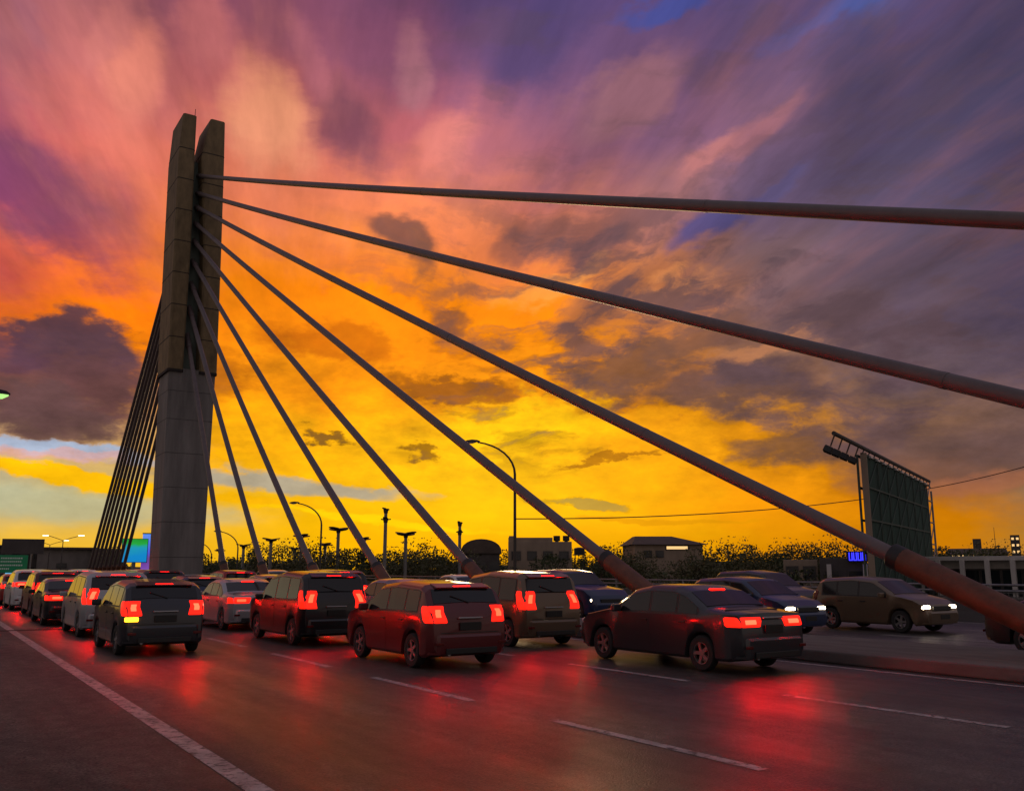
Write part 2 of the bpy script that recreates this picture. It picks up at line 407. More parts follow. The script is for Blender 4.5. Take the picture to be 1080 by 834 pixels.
    # thin stay rod that braces the pipe
for k in range(9):
    top = Vector((TOPX, 74.0, UPZ[k])); bot = Vector((MED, 115.0 - 2.6 * k, .22)); d = bot - top; ln = d.length; u = d / ln
    t = thing('stay_cable', ['back stay cable behind the pylon, outermost and longest of the fan'][0] if k == 0 else
              ['', 'back stay behind the pylon, second from the outer left edge of the fan', 'back stay behind the pylon, third from the outer left edge of the fan',
               'back stay behind the pylon, fourth from the outer left edge of the fan', 'back stay behind the pylon, middle one of the fan of nine',
               'back stay behind the pylon, fourth from the inner edge of the fan', 'back stay behind the pylon, third from the inner edge of the fan',
               'back stay behind the pylon, second from the inner edge of the fan', 'back stay behind the pylon, shortest and nearest the shaft'][k],
              'cable', bot, 0, 'back stays behind the pylon')
    MB().tube([top - bot, top + u * (ln - 2.6) - bot], .155, 12).build('sheath', M['cable'], t, smooth='auto')
    MB().tube([top + u * (ln - 2.7) - bot, u * .2], .22, 12).build('guard_pipe', M['rust'], t, smooth='auto')
    MB().box((0, 0, .16), (.9, 1.3, .34)).build('anchor_block', M['kerb'], t, bevel=.05)

# ------------------------------------------------------------------ vehicles
def interp(tab, x):
    if x <= tab[0][0]: return tab[0][1]
    for (x0, a), (x1, b) in zip(tab, tab[1:]):
        if x <= x1: return a + (b - a) * ((x - x0) / (x1 - x0) if x1 > x0 else 1)
    return tab[-1][1]

KINDS = dict(
    hatchback=dict(L=3.85, W=1.70, belt=.96, top=[(0, .60), (.02, .84), (.07, .98), (.16, 1.12), (.34, 1.40), (.52, 1.47), (1.5, 1.52), (2.2, 1.46), (2.95, 1.02), (3.5, .90), (3.75, .76), (3.85, .52)],
                   rg=(.17, .33), ws=(2.30, 2.90), sw=[(.50, .98), (1.04, 1.72), (1.79, 2.62)], doors=[(.98, 1.74), (1.76, 2.72)], lamp=('v', .95, .30)),
    minivan=dict(L=4.15, W=1.72, belt=1.00, top=[(0, .60), (.02, .90), (.06, 1.05), (.12, 1.20), (.24, 1.55), (.38, 1.64), (1.7, 1.69), (2.5, 1.60), (3.2, 1.10), (3.85, .95), (4.08, .78), (4.15, .52)],
                 rg=(.125, .235), ws=(2.58, 3.15), sw=[(.40, 1.05), (1.12, 1.90), (1.97, 2.86)], doors=[(1.06, 1.92), (1.94, 2.95)], lamp=('v', 1.05, .42)),
    sedan=dict(L=4.45, W=1.74, belt=.95, top=[(0, .60), (.02, .86), (.08, .99), (.45, 1.03), (.78, 1.07), (1.30, 1.36), (1.62, 1.44), (2.3, 1.45), (2.75, 1.37), (3.42, .98), (4.1, .86), (4.38, .70), (4.45, .48)],
               rg=(.84, 1.27), ws=(2.82, 3.36), sw=[(.98, 1.45), (1.52, 2.18), (2.25, 3.05)], doors=[(1.20, 2.20), (2.22, 3.14)], lamp=('h', .86, .17)),
    van=dict(L=4.05, W=1.66, belt=1.12, top=[(0, .55), (.02, 1.00), (.05, 1.15), (.09, 1.35), (.16, 1.74), (.28, 1.84), (2.4, 1.88), (3.0, 1.76), (3.6, 1.15), (3.88, .92), (4.0, .75), (4.05, .50)],
             rg=(.085, .155), ws=(3.03, 3.54), sw=[(.32, 1.16), (1.24, 2.20), (2.28, 3.20)], doors=[(1.2, 2.24), (2.26, 3.30)], lamp=('v', .98, .36)),
    suv=dict(L=4.40, W=1.82, belt=1.06, top=[(0, .66), (.02, .98), (.07, 1.12), (.14, 1.26), (.30, 1.60), (.46, 1.68), (1.8, 1.72), (2.5, 1.64), (3.15, 1.16), (4.0, 1.04), (4.3, .84), (4.4, .58)],
             rg=(.145, .295), ws=(2.58, 3.10), sw=[(.52, 1.10), (1.17, 1.92), (1.99, 2.84)], doors=[(1.12, 1.94), (1.96, 2.95)], lamp=('h', 1.10, .20)),
)
def car_proto(kind, lit='rear'):
    K = KINDS[kind]; Lc, W, belt = K['L'], K['W'], K['belt']
    top = K['top']; zr = max(z for _, z in top)
    wr = .335 if kind in ('suv',) else .305
    wx = (.72 if kind != 'sedan' else .92, Lc - (.80 if kind != 'van' else .72))
    def hw(x):
        d = min(x, Lc - x)
        k = max(0, 1 - d / .42)
        return W / 2 * (1 - .13 * k * k)
    def sect(x):
        zt = interp(top, x); zb = .20
        e = min(x, Lc - x)
        if e < .25: zb += .12 * (1 - e / .25)
        for c in wx:
            r = wr + .055
            if abs(x - c) < r: zb = max(zb, wr + math.sqrt(r * r - (x - c) ** 2) - .0)
        h = hw(x); zbelt = min(belt - .02 * (x / Lc), zt - .03)
        zb = min(zb, zbelt - .08)
        rise = max(0, (zt - zbelt) / (zr - belt)); tl = .135 * min(1, rise)
        wt = h * (1 - .5 * tl * 2)
        drop = min(.085, .5 * (zt - zbelt))
        zm = zb + (zbelt - zb) * .55
        return [(0, zb), (h * .93, zb), (h * .985, zb + .05), (h, zm), (h * .985, zbelt), (wt, zt - drop), (wt - drop * 1.1, zt - drop * .12), (wt * .5, zt + .012), (0, zt + .02)]
    xs = sorted(set([round(x, 3) for x, _ in top] + [round(i * .11, 3) for i in range(int(Lc / .11) + 1)] + [round(c + s * (wr + .055) * k, 3) for c in wx for s in (-1, 1) for k in (1.0, .985, .93, .8, .6, .3)] + [.01, .04, .2, .3, Lc - .04]))
    xs = [x for i, x in enumerate(xs) if i == 0 or x - xs[i - 1] > .008]
    oy = -Lc / 2
    def W3(x, y, z): return Vector((y, x + oy, z))          # local: Y forward, X across
    rings = []
    for x in xs:
        s = sect(x); rings.append([W3(x, y, z) for y, z in s] + [W3(x, -y, z) for y, z in s[-2:0:-1]])
    root = thing(kind, '', 'car')
    paint = M['p_graphite']
    body = MB().loft(rings).build('body', paint, root, smooth='auto')
    def xsz(z):
        for k in range(400):
            if interp(top, k * .002) >= z: return k * .002
        return .3
    def hwz(x, z):
        pl = sect(x)[2:7]
        if z <= pl[0][1]: return pl[0][0]
        for (ya, za), (yb, zb_) in zip(pl, pl[1:]):
            if za <= z <= zb_: return ya + (yb - ya) * (z - za) / max(1e-6, zb_ - za)
        return pl[-1][0]
    def side_patch(xa, xb, i0, i1, t0, t1, off, n=8, sgn=1):
        mb = MB(); rows = []
        for k in range(n + 1):
            x = xa + (xb - xa) * k / n; s = sect(x); a, b = s[i0], s[i1]
            row = []
            for t in (t0, (t0 + t1) / 2, t1):
                y = a[0] + (b[0] - a[0]) * t + off; z = a[1] + (b[1] - a[1]) * t
                row.append(W3(x, sgn * y, z))
            rows.append(row)
        inner = [[p - Vector((sgn * (off + .01), 0, 0)) for p in r] for r in rows]
        mb.loft([r + list(reversed(q)) for r, q in zip(rows, inner)]); return mb
    for sgn in (1, -1):
        for xa, xb in K['doors']:
            dmb = MB(); rows = []
            n = 8
            for k in range(n + 1):
                x = xa + (xb - xa) * k / n; s = sect(x)
                row = [W3(x, sgn * (y + .004), max(z, .27)) for y, z in (s[2], s[3], s[4])]
                rows.append(row + [p - Vector((sgn * .02, 0, 0)) for p in reversed(row)])
            d = dmb.loft(rows).build('door', paint, root, smooth='auto')
            s = sect(xa + .1); hm = MB().box(W3(xa + .14, sgn * (s[4][0] + .012), belt - .13), (.035, .17, .035)); hm.build('handle', M['blacktrim'], d, bevel=.008)
        for xa, xb in K['sw']:
            side_patch(xa, xb, 4, 5, .10, .93, .004, 10, sgn).build('side_window', M['glass'], root, smooth='auto')
        side_patch(K['sw'][0][0] - .05, K['sw'][-1][1] + .05, 4, 5, .03, .97, .002, 16, sgn).build('window_trim', M['blacktrim'], root, smooth='auto')
        mm = MB().box(W3(K['ws'][1] - .30, sgn * (W / 2 + .10), belt + .06), (.20, .10, .14)); mm.build('mirror', paint, root, bevel=.03)
    def end_glass(xa, xb, name, sgn):
        mb = MB(); rows = []
        n = 8; e = .02
        for k in range(n + 1):
            x = xa + (xb - xa) * k / n; s = sect(x)
            dz = (interp(top, x + e) - interp(top, x - e)) / (2 * e); nn = Vector((0, -dz, 1)).normalized() * .010
            hwid = s[6][0] - .04 + (.02)
            row = [W3(x, y, z) + nn for y, z in ((-hwid, s[6][1] + .004), (-hwid * .5, s[7][1]), (0, s[8][1]), (hwid * .5, s[7][1]), (hwid, s[6][1] + .004))]
            rows.append(row + [p - nn * 2.2 for p in reversed(row)])
        mb.loft(rows).build(name, M['glass'], root, smooth='auto')
    end_glass(*K['rg'], 'rear_window', -1); end_glass(*K['ws'], 'windshield', 1)
    # lamps
    lm = M['tail']; mode, lz, lh = K['lamp']
    for sgn in (1, -1):
        h0 = hw(.05)
        inner, xf = (.22, .24) if mode == 'v' else (.46, .30)
        rgs = []
        for q in range(6):
            z = lz + lh * (q / 5 - .5); x0 = xsz(z); hwd = hwz(max(x0, .03), z)
            inn = inner + (.07 * (1 - q / 5) if mode == 'v' else .05 * q / 5)
            o = .016; fr = .26 if mode == 'v' else .22
            xe = xf + x0 - (.05 if q in (0, 5) else 0)
            out = [W3(x0 - o, sgn * (hwd - inn), z), W3(x0 - o, sgn * (hwd - inn * .5), z), W3(x0 - o, sgn * (hwd - .05), z), W3(x0 + .006, sgn * (hwd + .012), z)]
            out += [W3(x0 + .012 + (xe - x0 - .012) * k / 4, sgn * (hwz(x0 + .012 + (xe - x0 - .012) * k / 4, z) + .012), z) for k in (1, 2, 3, 4)]
            out += [W3(xe, sgn * (hwz(xe, z) - .05), z), W3(x0 + .08, sgn * (hwd - .10), z), W3(x0 + .06, sgn * (hwd - inn), z)]
            rgs.append(out)
        tl = MB().loft(rgs)
        lens = tl.build('tail_light', M['tail'] if lit == 'rear' else M['maroon_lens'], root, bevel=.02)
        if lit == 'rear':
            rgs = []
            for q in range(3):
                z = lz + lh * ((q / 2 - .5) * .46 + (.06 if mode == 'v' else 0)); x0 = xsz(z); hwd = hwz(max(x0, .03), z); ii = inner - (.05 if mode == 'v' else .10); jj = .055 if mode == 'v' else .09
                rgs.append([W3(x0 - .022, sgn * (hwd - ii), z), W3(x0 - .022, sgn * (hwd - jj), z), W3(x0 + .02, sgn * (hwd - jj), z), W3(x0 + .02, sgn * (hwd - ii), z)])
            MB().loft(rgs).build('bulb', M['bulb'], lens, bevel=.012)
        hx = Lc - .16
        hd = MB().box(W3(hx, sgn * (hw(Lc - .1) - .17), .70), (.34, .20, .12)); hd.build('headlight', M['head'] if lit == 'front' else M['headoff'], root, bevel=.04)
    xt = K['rg'][1]
    MB().box(W3(xt + .02, 0, interp(top, xt + .02) + .025), (.36, .06, .03)).build('brake_light', M['tail_dim'] if lit == 'rear' else M['maroon_lens'], root, bevel=.008)
    bm_ = MB(); rows = []
    for z, o in ((.26, .03), (.34, .055), (.56, .055), (.60, .02)):
        hh = hw(.06)
        rows.append([W3(.34, hh + .012, z), W3(.12, hh + .012, z), W3(-o, hh * .82, z), W3(-o - .015, 0, z), W3(-o, -hh * .82, z), W3(.12, -hh - .012, z), W3(.34, -hh - .012, z)])
    bm_.loft(rows).build('rear_bumper', paint, root, smooth='auto')
    fb = MB(); rows = []
    for z, o in ((.26, .02), (.36, .05), (.55, .05), (.60, .01)):
        hh = hw(Lc - .06)
        rows.append([W3(Lc - .34, hh + .012, z), W3(Lc - .12, hh + .012, z), W3(Lc + o, hh * .8, z), W3(Lc + o + .02, 0, z), W3(Lc + o, -hh * .8, z), W3(Lc - .12, -hh - .012, z), W3(Lc - .34, -hh - .012, z)])
    fb.loft(rows).build('front_bumper', paint, root, smooth='auto')
    MB().box(W3(-.075, 0, .32), (W * .62, .03, .10)).build('bumper_trim', M['blacktrim'], root, bevel=.01)
    MB().box(W3(-.018, 0, .74), (.44, .03, .14)).build('number_plate', M['plate'], root, bevel=.006)
    MB().box(W3(Lc + .055, 0, .45), (.44, .03, .13)).build('number_plate', M['plate'], root, bevel=.006)
    MB().box(W3(Lc - .02, 0, .68), (W * .5, .05, .12)).build('grille', M['blacktrim'], root, bevel=.01)
    MB().box(W3(-.005, 0, .885 if kind != 'sedan' else .93), (.5, .035, .03)).build('trunk_trim', M['rim'], root, bevel=.008)
    wz = (interp(top, K['rg'][0]) + interp(top, K['rg'][1])) / 2
    if kind != 'sedan':
        xg = K['rg'][0] + .01
        MB().tube([W3(xg - .03, .05, interp(top, xg)), W3(xsz(interp(top, xg) + .12) - .035, -.30, interp(top, xg) + .12)], .012, 6).build('rear_wiper', M['blacktrim'], root)
        gp = MB()
        for zz in (.63,): gp.box(W3(xsz(zz) + .004, 0, zz), (W * .70, .03, .012))
        gp.build('tailgate_gap', M['blacktrim'], root)
        sp_ = K['rg'][1]; MB().loft([[W3(sp_ - .07, y, interp(top, sp_) + .035), W3(sp_ + .20, y, interp(top, sp_ + .20) + .02), W3(sp_ + .20, y, interp(top, sp_ + .20) - .02), W3(sp_ - .05, y, interp(top, sp_) + .01)] for y in (-W * .33, 0, W * .33)]).build('spoiler', paint, root, bevel=.008)
    else:
        MB().box(W3(.47, 0, 1.045), (W * .76, .012, .02)).build('tailgate_gap', M['blacktrim'], root)
    MB().tube([W3(-.05, -.45, .27), W3(.25, -.45, .27)], .032, 10).build('exhaust', M['rim'], root)
    for sg in (-1, 1): MB().box(W3(-.058, sg * (W * .38), .45), (.16, .02, .05)).build('reflector', M['maroon_lens'], root, bevel=.006)
    # wheels
    prof = [(wr * .62, .085), (wr * .93, .085), (wr, .055), (wr, -.055), (wr * .93, -.085), (wr * .62, -.085)]
    for c in wx:
        for sgn in (1, -1):
            ring = []
            for j in range(24):
                a = 2 * math.pi * j / 24
                ring.append([Vector((w, r * math.cos(a), r * math.sin(a))) for r, w in prof])
            ring.append(ring[0]); tb = MB().loft(ring, cap=False)
            wl = tb.build('wheel', M['rubber'], root, smooth='auto', loc=W3(c, sgn * (W / 2 - .115), wr))
            rm = MB()
            for j in range(5):
                a = 2 * math.pi * j / 5
                rm.box((sgn * .055, math.cos(a) * wr * .32, math.sin(a) * wr * .32), (.03, wr * .62, .06), mtx=Matrix.Rotation(a, 3, 'X'))
            rm.tube([(sgn * .03, 0, 0), (sgn * .075, 0, 0)], wr * .17, 12)
            rr = []
            for j in range(25):
                a = 2 * math.pi * (j % 24) / 24
                rr.append([Vector((sgn * w, r * math.cos(a), r * math.sin(a))) for r, w in ((wr * .56, .075), (wr * .64, .075), (wr * .64, .03), (wr * .56, .03))])
            rm.loft(rr, cap=False)
            rm.build('rim', M['rim'], wl)
    # dark underbody so that the arches read as wheel wells
    MB().box(W3(Lc / 2, 0, .42), (W * .80, Lc * .86, .34)).build('chassis', M['blacktrim'], root)
    return root
M['maroon_lens'] = mat('red_lens', (.12, .006, .006), .25)

PROTO = {}
def car(kind, x, y, paint, label, group, lit='rear', yaw=0., amber=False):
    key = (kind, lit); first = key not in PROTO
    if first: PROTO[key] = car_proto(kind, lit); root = PROTO[key]
    else: root = copy_tree(PROTO[key])
    root['label'] = label; root['group'] = group; root['category'] = {'van': 'van', 'minivan': 'minivan', 'suv': 'SUV'}.get(kind, 'car')
    p = path(x, y); hd = -math.atan2(path(x, y + 1)[0] - p[0], path(x, y + 1)[1] - p[1]) if y > BEND else 0
    root.location = (p[0], p[1], 0.004); root.rotation_euler = (0, 0, hd + yaw + (math.pi if lit == 'front' else 0))
    for o in [c for c in root.children] :
        if o.name.split('.')[0] in ('body', 'door', 'mirror', 'rear_bumper', 'front_bumper', 'spoiler'):
            sl = o.material_slots[0]; sl.link = 'OBJECT'; sl.material = M['p_' + paint]
        if o.name.split('.')[0] == 'tail_light':
            for q in o.children:
                sl = q.material_slots[0]; sl.link = 'OBJECT'; sl.material = M[('bulb', 'bulb2', 'bulb', 'bulb3', 'bulb2')[int(y * 10) % 5]]
    return root
G1 = 'cars driving away in the near carriageway'; G2 = 'oncoming cars on the far carriageway'
A, B_, C_ = 4.45, 8.5, 12.4
CARS = [
 # lane by the white edge line
 ('hatchback', A, 22.0, 'graphite', 'dark grey hatchback with its amber left indicator on, nearest car beside the white edge line'),
 ('minivan', A + .1, 28.2, 'silver', 'silver minivan with lit tail lights, second car beside the white edge line'),
 ('sedan', A - .1, 34.4, 'black', 'black sedan with lit tail lights, third car beside the white edge line'),
 ('minivan', A + .1, 40.6, 'maroon', 'maroon minivan, fourth car beside the white edge line'),
 ('suv', A, 47.2, 'white', 'white SUV far along the lane beside the white edge line'),
 ('hatchback', A, 54.0, 'red', 'red hatchback far along the lane beside the white edge line'),
 # middle lane
 ('hatchback', B_, 16.4, 'maroon', 'maroon hatchback nearest the viewer in the middle lane'),
 ('minivan', B_ - .1, 22.6, 'black', 'black minivan with tall lit tail lights in the middle lane'),
 ('sedan', B_, 28.8, 'silver', 'silver sedan with lit tail lights in the middle lane behind a navy car'),
 ('hatchback', B_ + .1, 34.8, 'navy', 'navy hatchback far along the middle lane ahead of a silver sedan'),
 ('suv', B_, 41.0, 'graphite', 'dark grey SUV far along the middle lane ahead of a navy hatchback'),
 ('minivan', B_, 47.6, 'champagne', 'champagne minivan far along the middle lane near the lowest cable'),
 ('sedan', B_, 54.6, 'red', 'red sedan far along the middle lane shortly before the pylon'),
 ('suv', B_, 62.0, 'white', 'white SUV near the foot of the pylon in the middle lane'),
 # lane along the median
 ('sedan', C_ + .1, 13.2, 'graphite', 'dark grey sedan beside the median, nearest the viewer in its lane'),
 ('minivan', C_, 19.4, 'bronze', 'bronze minivan beside the median just ahead of the dark grey sedan'),
 ('sedan', C_ + .1, 25.6, 'bluegrey', 'blue grey sedan beside the median ahead of the bronze minivan'),
 ('suv', C_, 31.6, 'black', 'black SUV beside the median between the fifth and sixth cable feet'),
 ('hatchback', C_ - .1, 37.6, 'champagne', 'champagne hatchback beside the median near the sixth cable foot'),
 ('minivan', C_, 43.6, 'red', 'red minivan beside the median next to the seventh cable foot'),
 ('sedan', C_, 50.4, 'white', 'white sedan beside the median next to the eighth cable foot'),
 ('minivan', C_, 57.4, 'maroon', 'maroon minivan beside the median next to the lowest cable foot'),
 ('hatchback', C_, 78.0, 'graphite', 'dark grey hatchback just beyond the pylon under the back stays'),
]
for k, x, y, p, lb in CARS:
    o = car(k, x, y, p, lb, G1)
    if y == 22.0: turning = o
MB().box((-.66, -1.905, .735), (.26, .10, .09)).build('indicator', M['amber'], turning, bevel=.02)      # its left indicator is on
OPP = [
 ('minivan', 20.2, 112, 'white', 'white oncoming minivan with bright headlights beyond the pylon, nearest the median'),
 ('sedan', 20.2, 96, 'black', 'black oncoming sedan with bright headlights under the back stays'),
 ('suv', 24.1, 124, 'silver', 'silver oncoming SUV with headlights entering the far bend'),
 ('hatchback', 24.1, 104, 'red', 'red oncoming hatchback with headlights left of the pylon'),
 ('minivan', 20.2, 60, 'silver', 'silver oncoming minivan behind the lowest cables on the far carriageway'),
 ('sedan', 24.1, 42, 'white', 'white oncoming sedan on the far carriageway behind the sixth cable'),
 ('suv', 20.2, 27, 'navy', 'navy oncoming SUV just behind the fourth cable pipe'),
 ('hatchback', 24.1, 17, 'bronze', 'bronze oncoming hatchback on the far carriageway left of the third cable pipe'),
 ('sedan', 20.2, 9.0, 'black', 'black oncoming sedan on the far carriageway behind the third cable pipe, at the right edge'),
 ('minivan', 27.6, 24.5, 'graphite', 'dark grey oncoming minivan in the outermost lane by the far parapet'),
 ('hatchback', 20.2, 18.4, 'navy', 'navy oncoming hatchback beside the median between the third and fourth cable pipes'),
]
for k, x, y, p, lb in OPP: car(k, x, y, p, lb, G2, 'front')

# ------------------------------------------------------------------ street lamps
def curved_lamp(px_, py_, base_z, hgt, reach, rz, label, lens=None, group='curved street lamps along the bridge'):
    t = thing('street_lamp', label, 'street lamp', (px_, py_, base_z), rz, group)
    h0 = hgt - reach * .75
    pts = [(0, 0, 0), (0, 0, h0 * .5), (0, 0, h0)]
    for k in range(1, 9):
        a = math.pi / 2 * k / 8 * .88
        pts.append((-(1 - math.cos(a)) * reach * 1.05, 0, h0 + math.sin(a) * reach * .75))
    e = pts[-1]
    MB().tube(pts, [.11, .095, .08] + [.07 - .003 * k for k in range(8)], 10).build('pole', M['darksteel'], t, smooth='auto')
    hm = MB(); hm.loft([[Vector((e[0] + .15 - .95 * k / 6, s * w, e[2] + .02 + z)) for s, z in ((-1, 0), (-.6, h), (.6, h), (1, 0))] for k, w, h in ((0, .05, .06), (1, .12, .12), (3, .17, .15), (5, .14, .11), (6, .05, .05))])
    hm.build('lamp_head', M['darksteel'], t, smooth='auto')
    ln_ = MB(); ln_.loft([[Vector((e[0] - .08 - .65 * k / 6, s * w, e[2] + .015 - z)) for s, z in ((-1, 0), (-.6, h), (.6, h), (1, 0))] for k, w, h in ((0, .04, .02), (2, .12, .08), (4, .13, .09), (6, .04, .02))])
    ln_.build('lens', lens or M['headoff'], t, smooth='auto')
    MB().box((0, 0, .2), (.4, .4, .4)).build('base', M['kerb'], t, bevel=.03)
    return t
t = thing('street_lamp', 'lit street lamp with a greenish lens reaching in from the left edge', 'street lamp', (-.75, 42.5, .78), 0, None)
MB().tube([(0, 0, 0), (0, 0, 4.2), (0, 0, 7.6), (.35, 0, 8.0), (1.1, 0, 8.12), (2.45, 0, 8.17)], [.11, .09, .07, .06, .05, .045], 10).build('pole', M['darksteel'], t, smooth='auto')
MB().loft([[Vector((2.35 + .95 * k / 6, s * w, 8.12 + z)) for s, z in ((-1, 0), (-.6, h), (.6, h), (1, 0))] for k, w, h in ((0, .05, .07), (1, .12, .15), (3, .18, .20), (5, .14, .15), (6, .05, .06))]).build('lamp_head', M['blacksteel'], t, smooth='auto')
MB().loft([[Vector((2.58 + .66 * k / 6, s * w, 8.115 - z)) for s, z in ((-1, 0), (-.6, h), (.6, h), (1, 0))] for k, w, h in ((0, .06, .05), (2, .14, .18), (4, .14, .18), (6, .05, .05))]).build('lens', M['lampgreen'], t, smooth='auto')
for (bx, topy, dist, lab, hh, rch) in ((543, 465, 54.5, 'tall curved street lamp standing left of the flat roofed block', 10.4, 2.7),
                                       (340, 530, 84, 'curved street lamp behind the seventh cable, arm bending left', 9.4, 2.7),
                                       (252, 560, 112, 'curved street lamp right of the pylon behind the lowest cable', 9.4, 2.7),
                                       (224, 571, 134, 'small far curved street lamp against the right edge of the pylon', 9.4, 2.7)):
    pb = spot(bx, topy, dist)
    curved_lamp(pb.x, pb.y, pb.z - hh, hh, rch, R(-33 - 15 + 8), lab)

def double_lamp(px_, py_, dist, lab):
    q = spot(px_, py_, dist); hh = 11.0
    t = thing('street_lamp', lab, 'street lamp', (q.x, q.y, q.z - hh), R(-30), 'double armed street lamps on the far bend')
    MB().tube([(0, 0, 0), (0, 0, hh - .6)], [.12, .07], 8).build('pole', M['darksteel'], t)
    MB().tube([(-2.6, 0, hh + .25), (-1.2, 0, hh - .2), (0, 0, hh - .6), (1.2, 0, hh - .2), (2.6, 0, hh + .15)], .05, 8).build('arm', M['darksteel'], t)
    for s in (-1, 1): MB().box((s * 2.95, 0, hh + .22), (.95, .26, .14)).build('lamp_head', M['lampwarm'], t, bevel=.04)
double_lamp(67, 566, 172, 'lit double armed street lamp above the grey building, right hand one')
double_lamp(53, 571, 195, 'lit double armed street lamp above the grey building, smaller left hand one')

# ------------------------------------------------------------------ park lights with flat discs
def park_light(px_, topy, dist, wpx, tiers, lab):
    q = spot(px_, topy, dist); gz = -14.0
    t = thing('park_light', lab, 'light mast', (q.x, q.y, gz), random.uniform(0, 3), 'park lights with flat discs')
    hh = q.z - gz; r = wpx / 966 * dist / 2
    MB().tube([(0, 0, 0), (0, 0, hh)], [.30, .20], 12).build('pole', M['steel'], t, smooth='auto')
    for k in range(tiers):
        z = hh - k * .95 * (1.0 if tiers < 3 else 1) * 1.2; rr = r * (1 if tiers == 1 else (.62 if k == 0 else .85))
        for j in range(4 if tiers == 1 else 3):
            a = j * 2 * math.pi / (4 if tiers == 1 else 3) + k
            c = Vector((math.cos(a) * rr * .62, math.sin(a) * rr * .62, z + .05 + (j % 2) * .18))
            mt = Matrix.Rotation(a, 3, 'Z') @ Matrix.Rotation(R(-9), 3, 'Y')
            poly = [(-.42, -.30), (0, -.44), (.42, -.28), (.5, 0), (.42, .28), (0, .44), (-.42, .30)]
            mb = MB(); mb.loft([[mt @ Vector((x * rr * 1.25, y * rr * 1.25, zz)) + c for x, y in poly] for zz in (-.07, .07)])
            mb.build('disc', M['blacksteel'], t, bevel=.02)
        MB().tube([(0, 0, z - .35), (0, 0, z + .2)], [.24, .34], 10).build('hub', M['darksteel'], t, smooth='auto')
for a in ((407, 538, 110, 11, 2, 'tallest park light, two tiered, between the sixth and fifth cables'),
          (428, 564, 112, 20, 1, 'park light with one wide flat top, right of the two tiered mast'),
          (357, 559, 115, 19, 1, 'park light with a wide flat top, left of the sixth cable'),
          (318, 566, 122, 15, 1, 'park light with a flat top, half hidden by the seventh cable'),
          (286, 570, 128, 15, 1, 'park light with a flat top between the eighth and seventh cables'),
          (257, 576, 138, 12, 1, 'park light with a flat top between the lowest and eighth cables'),
          (343, 575, 136, 13, 1, 'low park light with a flat top beside the curved lamp of the seventh cable'),
          (311, 579, 150, 11, 1, 'small low park light at the left foot of the seventh cable'),
          (384, 569, 128, 12, 1, 'park light with a flat top just right of the sixth cable'),
          (485, 552, 118, 8, 2, 'slim two tiered park light left of the round roofed hall'),
          (232, 581, 150, 9, 1, 'smallest park light at the foot of the lowest cable')):
    park_light(*a)

# ------------------------------------------------------------------ buildings
def face_yaw(q, extra=0.): return -math.atan2(q.x, q.y) + extra     # local -Y faces the viewer
def bldg(name, label, cat, px0, px1, topy, dist, depth, wall, extra=0., base=-14.0):
    a = spot(px0, topy, dist); b = spot(px1, topy, dist); c = (a + b) / 2
    w = (b - a).length; t = thing(name, label, cat, (c.x, c.y, base), face_yaw(c, extra))
    h = c.z - base
    MB().box((0, depth / 2, h / 2), (w, depth, h)).build('wall', wall, t, bevel=.04)
    return t, w, h
def windows(t, w, h, rows, cols, mt, ww=1.3, wh=1.3, top=1.2, pitch=3.2, frame=None, skip=0.):
    for r in range(rows):
        for c in range(cols):
            if random.random() < skip: continue
            x = -w / 2 + (c + .5) * w / cols; z = h - top - wh / 2 - r * pitch
            f = MB()
            for d in ((0, wh / 2 + .06, ww + .24, .12), (0, -wh / 2 - .06, ww + .24, .12)): f.box((x + d[0], -.04, z + d[1]), (d[2], .12, d[3]))
            for s in (-1, 1): f.box((x + s * (ww / 2 + .06), -.04, z), (.12, .12, wh))
            fo = f.build('window', frame or M['wall_dark'], t)
            MB().box((x, -.005, z), (ww, .03, wh)).build('pane', mt, fo)

# round roofed hall
t, w, h = bldg('hall', 'dark hall with a rounded roof left of the flat roofed block', 'building', 488, 527, 583, 135, 14, M['wall_dark'])
mb = MB(); ring0 = []; ring1 = []
for k in range(13):
    a = math.pi * k / 12; ring0.append(Vector((-math.cos(a) * (w / 2 + .3), -.3, h - .05 + math.sin(a) ** .8 * 2.1))); ring1.append(ring0[-1] + Vector((0, 14.6, 0)))
mb.loft([ring0, ring1]); mb.build('roof', M['roof'], t, smooth='auto')
windows(t, w, h, 2, 3, M['bglass'])
# flat block with two tanks
t, w, h = bldg('flat_block', 'flat roofed grey block with two roof tanks, below the tall curved lamp', 'building', 536, 603, 571, 165, 12, M['wall_tan'])
MB().box((-w * .15, 6, h + .35), (w * .70, 11.0, .8)).build('parapet', M['wall_tan'], t)
for x in (w * .27, w * .42): 
    mb = MB().tube([(x, 3, h), (x, 3, h + .25)], .35, 10); mb.tube([(x, 3, h + .2), (x, 3, h + 1.15)], .62, 12); mb.build('roof_tank', M['blacksteel'], t, smooth='auto')
MB().box((-w / 2 + .5, 5, h + .6), (1.0, 3, 1.1)).build('stair_head', M['wall_tan'], t)
windows(t, w, h, 2, 4, M['bglass'], 1.5, 1.4, 1.8, 3.3)
# small tank tower
q = spot(611, 577, 150); t = thing('tank_tower', 'small dark water tank on a tower right of the flat roofed block', 'water tower', (q.x, q.y, -14), face_yaw(q))
hh = q.z + 14
for sx in (-.7, .7):
    for sy in (-.7, .7): MB().tube([(sx * 1.2, sy * 1.2, 0), (sx, sy, hh - 1.3)], .1, 6).build('leg', M['darksteel'], t)
MB().box((0, 0, hh - 1.2), (2.2, 2.2, .16)).build('platform', M['darksteel'], t)
MB().tube([(0, 0, hh - 1.1), (0, 0, hh - .15), (0, 0, hh)], [.9, .9, .3], 14).build('tank', M['blacksteel'], t, smooth='auto')
